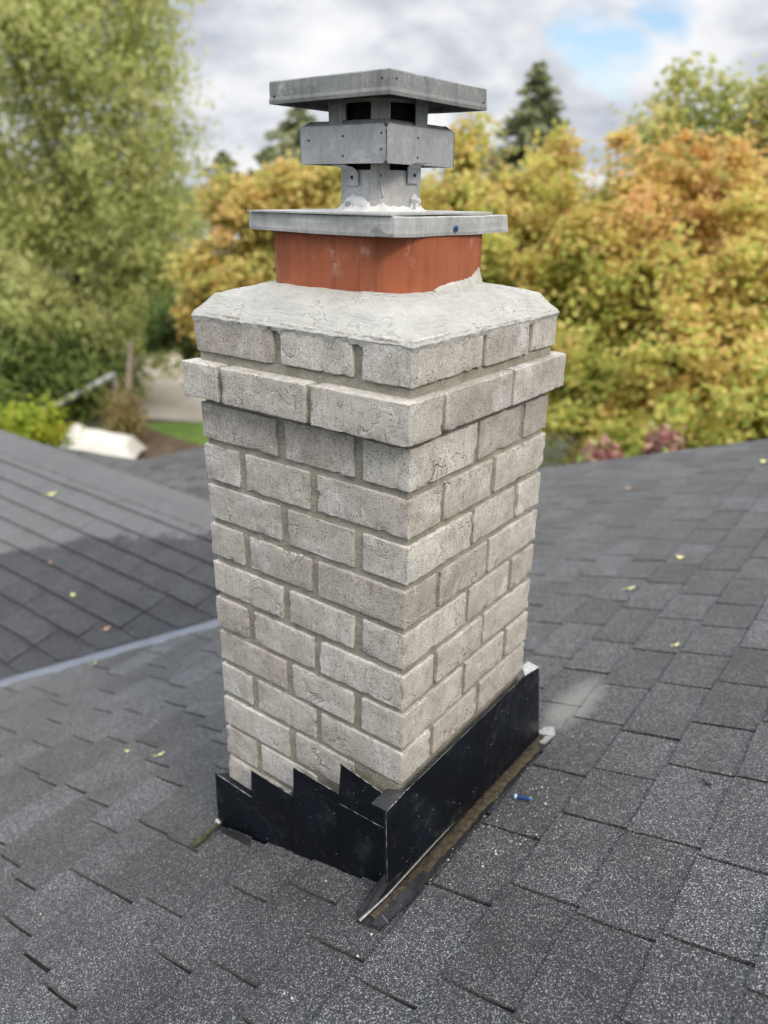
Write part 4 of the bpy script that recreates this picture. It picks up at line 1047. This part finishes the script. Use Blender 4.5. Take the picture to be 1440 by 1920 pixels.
def conifer(name, base, height, radius, mat, label, seed, layers=26, per=900, leaf=(.22, .10), group=None, skirt=.08):
    rng = np.random.default_rng(seed); base = np.array(base); t = empty(name, Vector(base), label, 'tree', group); P = []; A = []
    for i in range(layers):
        q0 = skirt+(1-skirt)*(i+.5)/layers
        nb = max(6, int(14*(1-q0)+6)); a0 = rng.random()*6.28
        for k in range(nb):
            q = min(.995, max(.02, q0+rng.uniform(-.9, .9)/layers)); r = radius*(1-q)**.75*(.75+.4*rng.random()) + .06
            a = a0+6.283*k/nb + rng.normal()*.3; rr = r*rng.uniform(.7, 1.12); m_ = max(12, int(per/nb*(1-q)+12))
            u = rng.random(m_)**.7
            pos = base + np.column_stack([np.cos(a)*rr*u, np.sin(a)*rr*u, height*q - .22*rr*u + .0*u])
            pos += rng.normal(size=(m_, 3))*np.array((.10, .10, .06))*(.4+rr*.5)
            P.append(pos); A.append(np.column_stack([np.full(m_, math.cos(a)), np.full(m_, math.sin(a)), np.full(m_, -.35)]) + rng.normal(size=(m_, 3))*.4)
    P = np.concatenate(P); A = np.concatenate(A); n = len(P)
    build_leaves('crown', leaf_mesh(P, A, leaf[0]*rng.uniform(.6, 1.3, n), leaf[1]*rng.uniform(.6, 1.3, n), rng), mat, t)
    MB().tube([base, base+np.array((0, 0, height*.96))], [.03*height*.5, .01], 7).build('trunk', M_BARK, t, scale=1)
    return t
L_OLIVE = mat_leaf('feathery_foliage', [(0.22, (0.322, 0.369, 0.126)), (0.4, (0.473, 0.516, 0.185)), (0.55, (0.568, 0.599, 0.252)), (0.7, (0.625, 0.627, 0.312)), (0.85, (0.625, 0.535, 0.282))], .8, .5)
L_MAPLE = mat_leaf('maple_autumn', [(0.22, (0.344, 0.411, 0.09)), (0.36, (0.542, 0.555, 0.136)), (0.46, (0.687, 0.608, 0.181)), (0.58, (0.741, 0.555, 0.208)), (0.74, (0.741, 0.465, 0.199)), (0.92, (0.705, 0.393, 0.199))], .75, .5, (.75, .050))
L_MAPLE2 = mat_leaf('maple_green_gold', [(0.25, (0.282, 0.379, 0.075)), (0.42, (0.48, 0.533, 0.124)), (0.55, (0.629, 0.603, 0.174)), (0.68, (0.663, 0.517, 0.183)), (0.85, (0.646, 0.414, 0.174))], .8, .5, (-.25, .07))
L_YELL = mat_leaf('yellow_autumn', [(0.25, (0.367, 0.386, 0.12)), (0.42, (0.569, 0.532, 0.165)), (0.58, (0.679, 0.532, 0.184)), (0.75, (0.679, 0.441, 0.175))], .8, .45)
L_HEDGE = mat_leaf('dark_hedge', [(.3, (.06, .10, .028)), (.5, (.12, .18, .045)), (.7, (.22, .28, .08))], 1.4)
L_LIME = mat_leaf('lime_shrub', [(.3, (.14, .22, .02)), (.5, (.30, .38, .03)), (.75, (.46, .42, .05))], 2.)
L_FIR = mat_leaf('fir_needles', [(.3, (.19, .22, .13)), (.5, (.28, .31, .17)), (.7, (.38, .39, .22))], 1.2, .15)
L_PINK = mat_leaf('pink_shrub', [(0.3, (0.32, 0.125, 0.13)), (0.5, (0.448, 0.213, 0.21)), (0.75, (0.4, 0.525, 0.18))], 4.)

def lobe(px, py, dist, rx_px, rz_px, depth=None):
    c = at(px, py, dist); k = dist/FPX; return ((c.x, c.y, c.z), (rx_px*k, (depth or rx_px)*k, rz_px*k))
def foot(px, dist):
    p = at(px, 700, dist); return (p.x, p.y, GROUND)
# the large feathery tree on the left
D = 23.
tree('feathery_tree', foot(150, D), [lobe(60, 560, D, 190, 220), lobe(235, 470, D, 125, 250), lobe(120, 240, D, 180, 260), lobe(255, 170, D-1., 85, 190, 100), lobe(50, -30, D, 190, 200), lobe(235, -20, D, 95, 120), lobe(-120, 400, D, 180, 420), lobe(310, 400, D-.8, 85, 190), lobe(300, 600, D-.5, 80, 90)],
     L_OLIVE, 'large feathery green tree beyond the wing roof, its top out of the picture', 'tree', 3, 860, 84, .60, (.20, .085), (.2, .1, .55), (.9, .9, 1.15), .20, fill=.75, top=at(140, 240, D).z)
# dark undergrowth at its foot
for i, (px, py, d, rx, rz, sd) in enumerate(((20, 700, 21.6, 120, 85, 21), (150, 715, 22.0, 80, 75, 22))):
    tree('hedge_shrub', foot(px, d), [lobe(px, py, d, rx, rz)], L_HEDGE, ('dark green shrub under the feathery tree at the picture edge', 'dark green shrub under the feathery tree beside the driveway')[i], 'shrub', sd, 150, 70, .4, (.17, .11), fill=.6, trunk=.06)
tree('lime_shrub', foot(60, 13.), [lobe(45, 802, 13., 75, 42)], L_LIME, 'lime yellow shrub showing over the wing roof', 'shrub', 31, 60, 60, .20, (.09, .06), fill=.8, trunk=.04)
# maples on the right
D = 10.
tree('orange_maple', foot(1180, 9.5), [lobe(1150, 500, 9.5, 150, 190), lobe(1310, 520, 9.5, 190, 200), lobe(1080, 620, 9.2, 130, 200), lobe(1250, 700, 9., 240, 150), lobe(1230, 400, 9.8, 100, 120), lobe(1430, 640, 9.2, 130, 240), lobe(1130, 780, 8.8, 120, 110), lobe(1350, 780, 8.8, 150, 90)],
     L_MAPLE, 'broad orange and gold maple right of the chimney beyond the roof edge', 'tree', 5, 760, 84, .21, (.085, .072), None, (1, 1, .8), .18, fill=.6)
tree('orange_maple', foot(880, 10.5), [lobe(880, 430, 10.5, 110, 110), lobe(985, 425, 10.5, 85, 115), lobe(900, 560, 10.2, 150, 190), lobe(1015, 640, 9.8, 90, 170), lobe(740, 490, 10.8, 120, 130), lobe(1035, 300, 10.8, 32, 60), lobe(870, 290, 10.9, 36, 50)],
     L_MAPLE2, 'green and orange maple directly behind the right side of the chimney', 'tree', 6, 500, 84, .22, (.09, .076), None, (1, 1, .8), .18, fill=.6)
tree('tall_olive_tree', foot(1330, 14.), [lobe(1300, 260, 14., 80, 90), lobe(1390, 300, 14., 80, 110), lobe(1460, 330, 14., 80, 130), lobe(1260, 330, 14., 55, 70), lobe(1400, 430, 14., 150, 120)],
     mat_leaf('olive_gold', [(.25, (.30, .36, .09)), (.45, (.47, .50, .15)), (.6, (.60, .55, .20)), (.8, (.66, .48, .22))], .7), 'tall olive green tree rising behind the orange maple at upper right', 'tree', 8, 360, 70, .28, (.12, .09), None, (1, 1, 1), .2, fill=.6)
for px, py, sd, lab in ((1125, 852, 41, 'pink leaved shrub against the roof edge, nearer the chimney'), (1248, 826, 42, 'pink leaved shrub against the roof edge, farther from the chimney')):
    d = 6.6; tree('pink_shrub', foot(px, d), [lobe(px, py+12, d, 11 if sd == 41 else 17, 15)], L_PINK, lab, 'shrub', sd, 22, 34, .10, (.07, .06), fill=.9, trunk=.03)
# yellow tree behind the chimney on the left
D = 17.
tree('yellow_tree', foot(520, D), [lobe(560, 380, D, 110, 70), lobe(450, 400, D, 70, 60), lobe(640, 360, D, 80, 60), lobe(480, 520, D, 110, 90), lobe(400, 560, D-.5, 60, 90), lobe(600, 480, D, 110, 110)],
     L_YELL, 'yellow autumn tree left of the flue, behind the chimney', 'tree', 9, 330, 75, .34, (.15, .12), None, (1, 1, .7), .2, fill=.7)
tree('green_shrub', foot(430, 19.), [lobe(330, 610, 19., 60, 50), lobe(390, 640, 19., 60, 50)], L_HEDGE, 'dark green shrub between the yellow tree and the driveway', 'shrub', 33, 70, 60, .3, (.14, .1), fill=.8, trunk=.05)
# far woods all round, where the suburb closes to one dark line
rw = np.random.default_rng(88); nc = 1500; ang = rw.uniform(0, 2*math.pi, nc); rad = rw.uniform(120, 175, nc)
hh = 4.5 + 4.5*np.array([abs(mn.noise(Vector((math.cos(a)*9, math.sin(a)*9, 2)))) for a in ang]) + rw.uniform(-1, 1.5, nc)
q_ = rw.random((nc, 40)); Pw = np.stack([np.cos(ang)[:, None]*rad[:, None] + rw.normal(size=(nc, 40))*1.6, np.sin(ang)[:, None]*rad[:, None] + rw.normal(size=(nc, 40))*1.6, GROUND + hh[:, None]*q_**.7], 2).reshape(-1, 3)
n = len(Pw); wo_ = build_leaves('far_woods', leaf_mesh(Pw, rw.normal(size=(n, 3)), rw.uniform(.9, 1.8, n), rw.uniform(.7, 1.2, n), rw, np.column_stack([-Pw[:, :2], np.full(n, 60.)])), mat_leaf('far_foliage', [(.3, (.12, .15, .09)), (.5, (.20, .23, .13)), (.7, (.32, .30, .15))], .12, .3), None)
tag(wo_, kind='stuff')
# conifers in the distance
def con(px, ytop, dist, rpx, label, seed, **k):
    p = at(px, ytop, dist); conifer('conifer', (p.x, p.y, GROUND), p.z-GROUND, rpx*dist/FPX, L_FIR, label, seed, group='conifers in the distance', **k)
con(1012, 118, 30., 205, 'tall conifer standing above the maples right of the cap', 51, layers=34, per=1500, leaf=(.34, .15))
con(562, 192, 38., 250, 'dark conifer half hidden behind the left of the chimney cap', 52, layers=30, per=1300, leaf=(.42, .18))
con(418, 285, 34., 190, 'small dark conifer beside the large feathery tree', 53, layers=22, per=800, leaf=(.36, .16))
con(470, 318, 45., 130, 'smallest distant conifer above the yellow tree', 54, layers=16, per=500, leaf=(.4, .2))
# neighbour's house between the trees
p = at(440, 430, 30.); nh = empty('neighbour_house', (p.x, p.y, GROUND), 'pale grey roofed house glimpsed behind the yellow tree', 'house')
def nb(x, y, z): return (p.x + x*_r[0]*1.0 + y*_f[0], p.y + x*_r[1] + y*_f[1], z)
z0, z1, z2 = GROUND, GROUND+3.4, p.z+.35
MB().prism([nb(-4, 0, z0), nb(3, 0, z0), nb(3, 6, z0), nb(-4, 6, z0)], (0, 0, z1-z0)).build('wall', mat_plain('pale_siding', (.52, .50, .47), .8, .08), nh, scale=1)
MB().prism([nb(-4.4, -.5, z1+.003), nb(3.4, -.5, z1+.003), nb(3.4, 3, z2), nb(-4.4, 3, z2)], (0, 0, -.12)).prism([nb(-4.4, 6.5, z1+.003), nb(3.4, 6.5, z1+.003), nb(3.4, 3.02, z2), nb(-4.4, 3.02, z2)], (0, 0, -.12)).build('roof', mat_plain('grey_roof', (.33, .33, .34), .85, .15), nh, scale=1)
for k in (-2.6, .6):
    f_ = MB().prism([nb(k, -.02, z0+1.), nb(k+1.4, -.02, z0+1.), nb(k+1.4, -.02, z0+2.3), nb(k, -.02, z0+2.3)], tuple(-.06*v for v in _f[:2])+(0,)).build('window', mat_plain('window_trim', (.7, .7, .68), .6), nh, scale=1)
    MB().prism([nb(k+.1, -.1, z0+1.1), nb(k+1.3, -.1, z0+1.1), nb(k+1.3, -.1, z0+2.2), nb(k+.1, -.1, z0+2.2)], tuple(-.02*v for v in _f[:2])+(0,)).build('pane', mat_plain('dark_glass', (.03, .035, .04), .1), f_, scale=1)
# white canvas cover over something low beyond the eave
c0 = on_ground(185, 862); kx = np.array((_r[0], _r[1], 0.)); ky = np.array((_f[0], _f[1], 0.)); ky /= np.linalg.norm(ky)
dist = (np.array(c0)-CAM*S) @ _f; k = dist/FPX
cov = empty('covered_furniture', c0, 'white canvas cover draped over low garden furniture beyond the wing roof', 'canvas cover')
cv_ = [(-80, 2), (-66, 34), (-36, 58), (-20, 50), (20, 44), (62, 36), (78, 4)]
V = []; F = []
nu, nv = 36, 12
for i in range(nu+1):
    u = i/nu*(len(cv_)-1); a = min(int(u), len(cv_)-2); t = u-a; X = cv_[a][0]*(1-t)+cv_[a+1][0]*t; Hh = cv_[a][1]*(1-t)+cv_[a+1][1]*t
    for j in range(nv+1):
        q = j/nv; dd = (q-.5)*1.1; sag = math.sin(math.pi*q)**.55
        z = Hh*k*sag*(1+.05*mn.noise(Vector((X*.05, q*4, 1)))) - .05*abs(math.sin(X*.09))*(1-sag)
        V.append(tuple(np.array(c0)+kx*X*k*(1+.02*mn.noise(Vector((q*5, X*.1, 2))))+ky*dd + np.array((0, 0, max(z, 0)+.12))))
F = [(i*(nv+1)+j, (i+1)*(nv+1)+j, (i+1)*(nv+1)+j+1, i*(nv+1)+j+1) for i in range(nu) for j in range(nv)]
mk('cover', V, F, mat_plain('white_canvas', (.58, .57, .54), .85, .14, 3), cov, smooth=True, scale=1)
MB().tube([np.array(c0)+kx*(-38*k)+ky*(-.5)+np.array((0, 0, .0)), np.array(c0)+kx*(-38*k)+ky*(-.5)+np.array((0, 0, 62*k))], .05, 8).build('post', mat_plain('blue_grey_post', (.42, .47, .55), .6), cov, scale=1)
for X in (-74, -36, 66): MB().box(tuple(np.array(c0)+kx*X*k-np.array((.05, .05, 0))), tuple(np.array(c0)+kx*X*k+np.array((.05, .05, .16)))).build('leg', M_BARK, cov, scale=1)
# grey handrail sloping up beside the tree
A, B = at(62, 782, 20.3), at(214, 702, 20.8)
rl = empty('handrail', (B.x, B.y, GROUND), 'grey sloping handrail in front of the dark shrubs', 'handrail')
MB().tube([A, B], .075, 8).build('rail', mat_plain('grey_rail', (.40, .41, .43), .6), rl, scale=1)
MB().tube([B, (B.x, B.y, GROUND)], .07, 8).build('post', mat_plain('grey_post', (.36, .34, .31), .7), rl, scale=1)
MB().tube([A, (A.x, A.y, GROUND)], .06, 8).build('post', mat_plain('grey_post_low', (.36, .34, .31), .7), rl, scale=1)
pt = at(238, 720, 19.); sn = empty('bare_tree', (pt.x, pt.y, GROUND), 'slender pale trunked small tree beside the driveway', 'tree')
tp_ = at(246, 640, 19.); MB().tube([(pt.x, pt.y, GROUND), tuple(at(240, 760, 19.)), tuple(tp_)], [.13, .10, .06], 7).build('trunk', M_BARKP, sn, scale=1)
rng_ = np.random.default_rng(61); n = 1200; cc = np.array(at(232, 785, 18.8)); Pn = cc + rng_.normal(size=(n, 3))*np.array((.22, .22, .32))
build_leaves('foliage', leaf_mesh(Pn, np.array((0, 0, 1.))+rng_.normal(size=(n, 3))*.5, np.full(n, .16), np.full(n, .05), rng_), mat_leaf('dry_fronds', [(.3, (.22, .19, .07)), (.7, (.42, .33, .15))], 2.), sn)
print('tabs', nM, nG, nB)
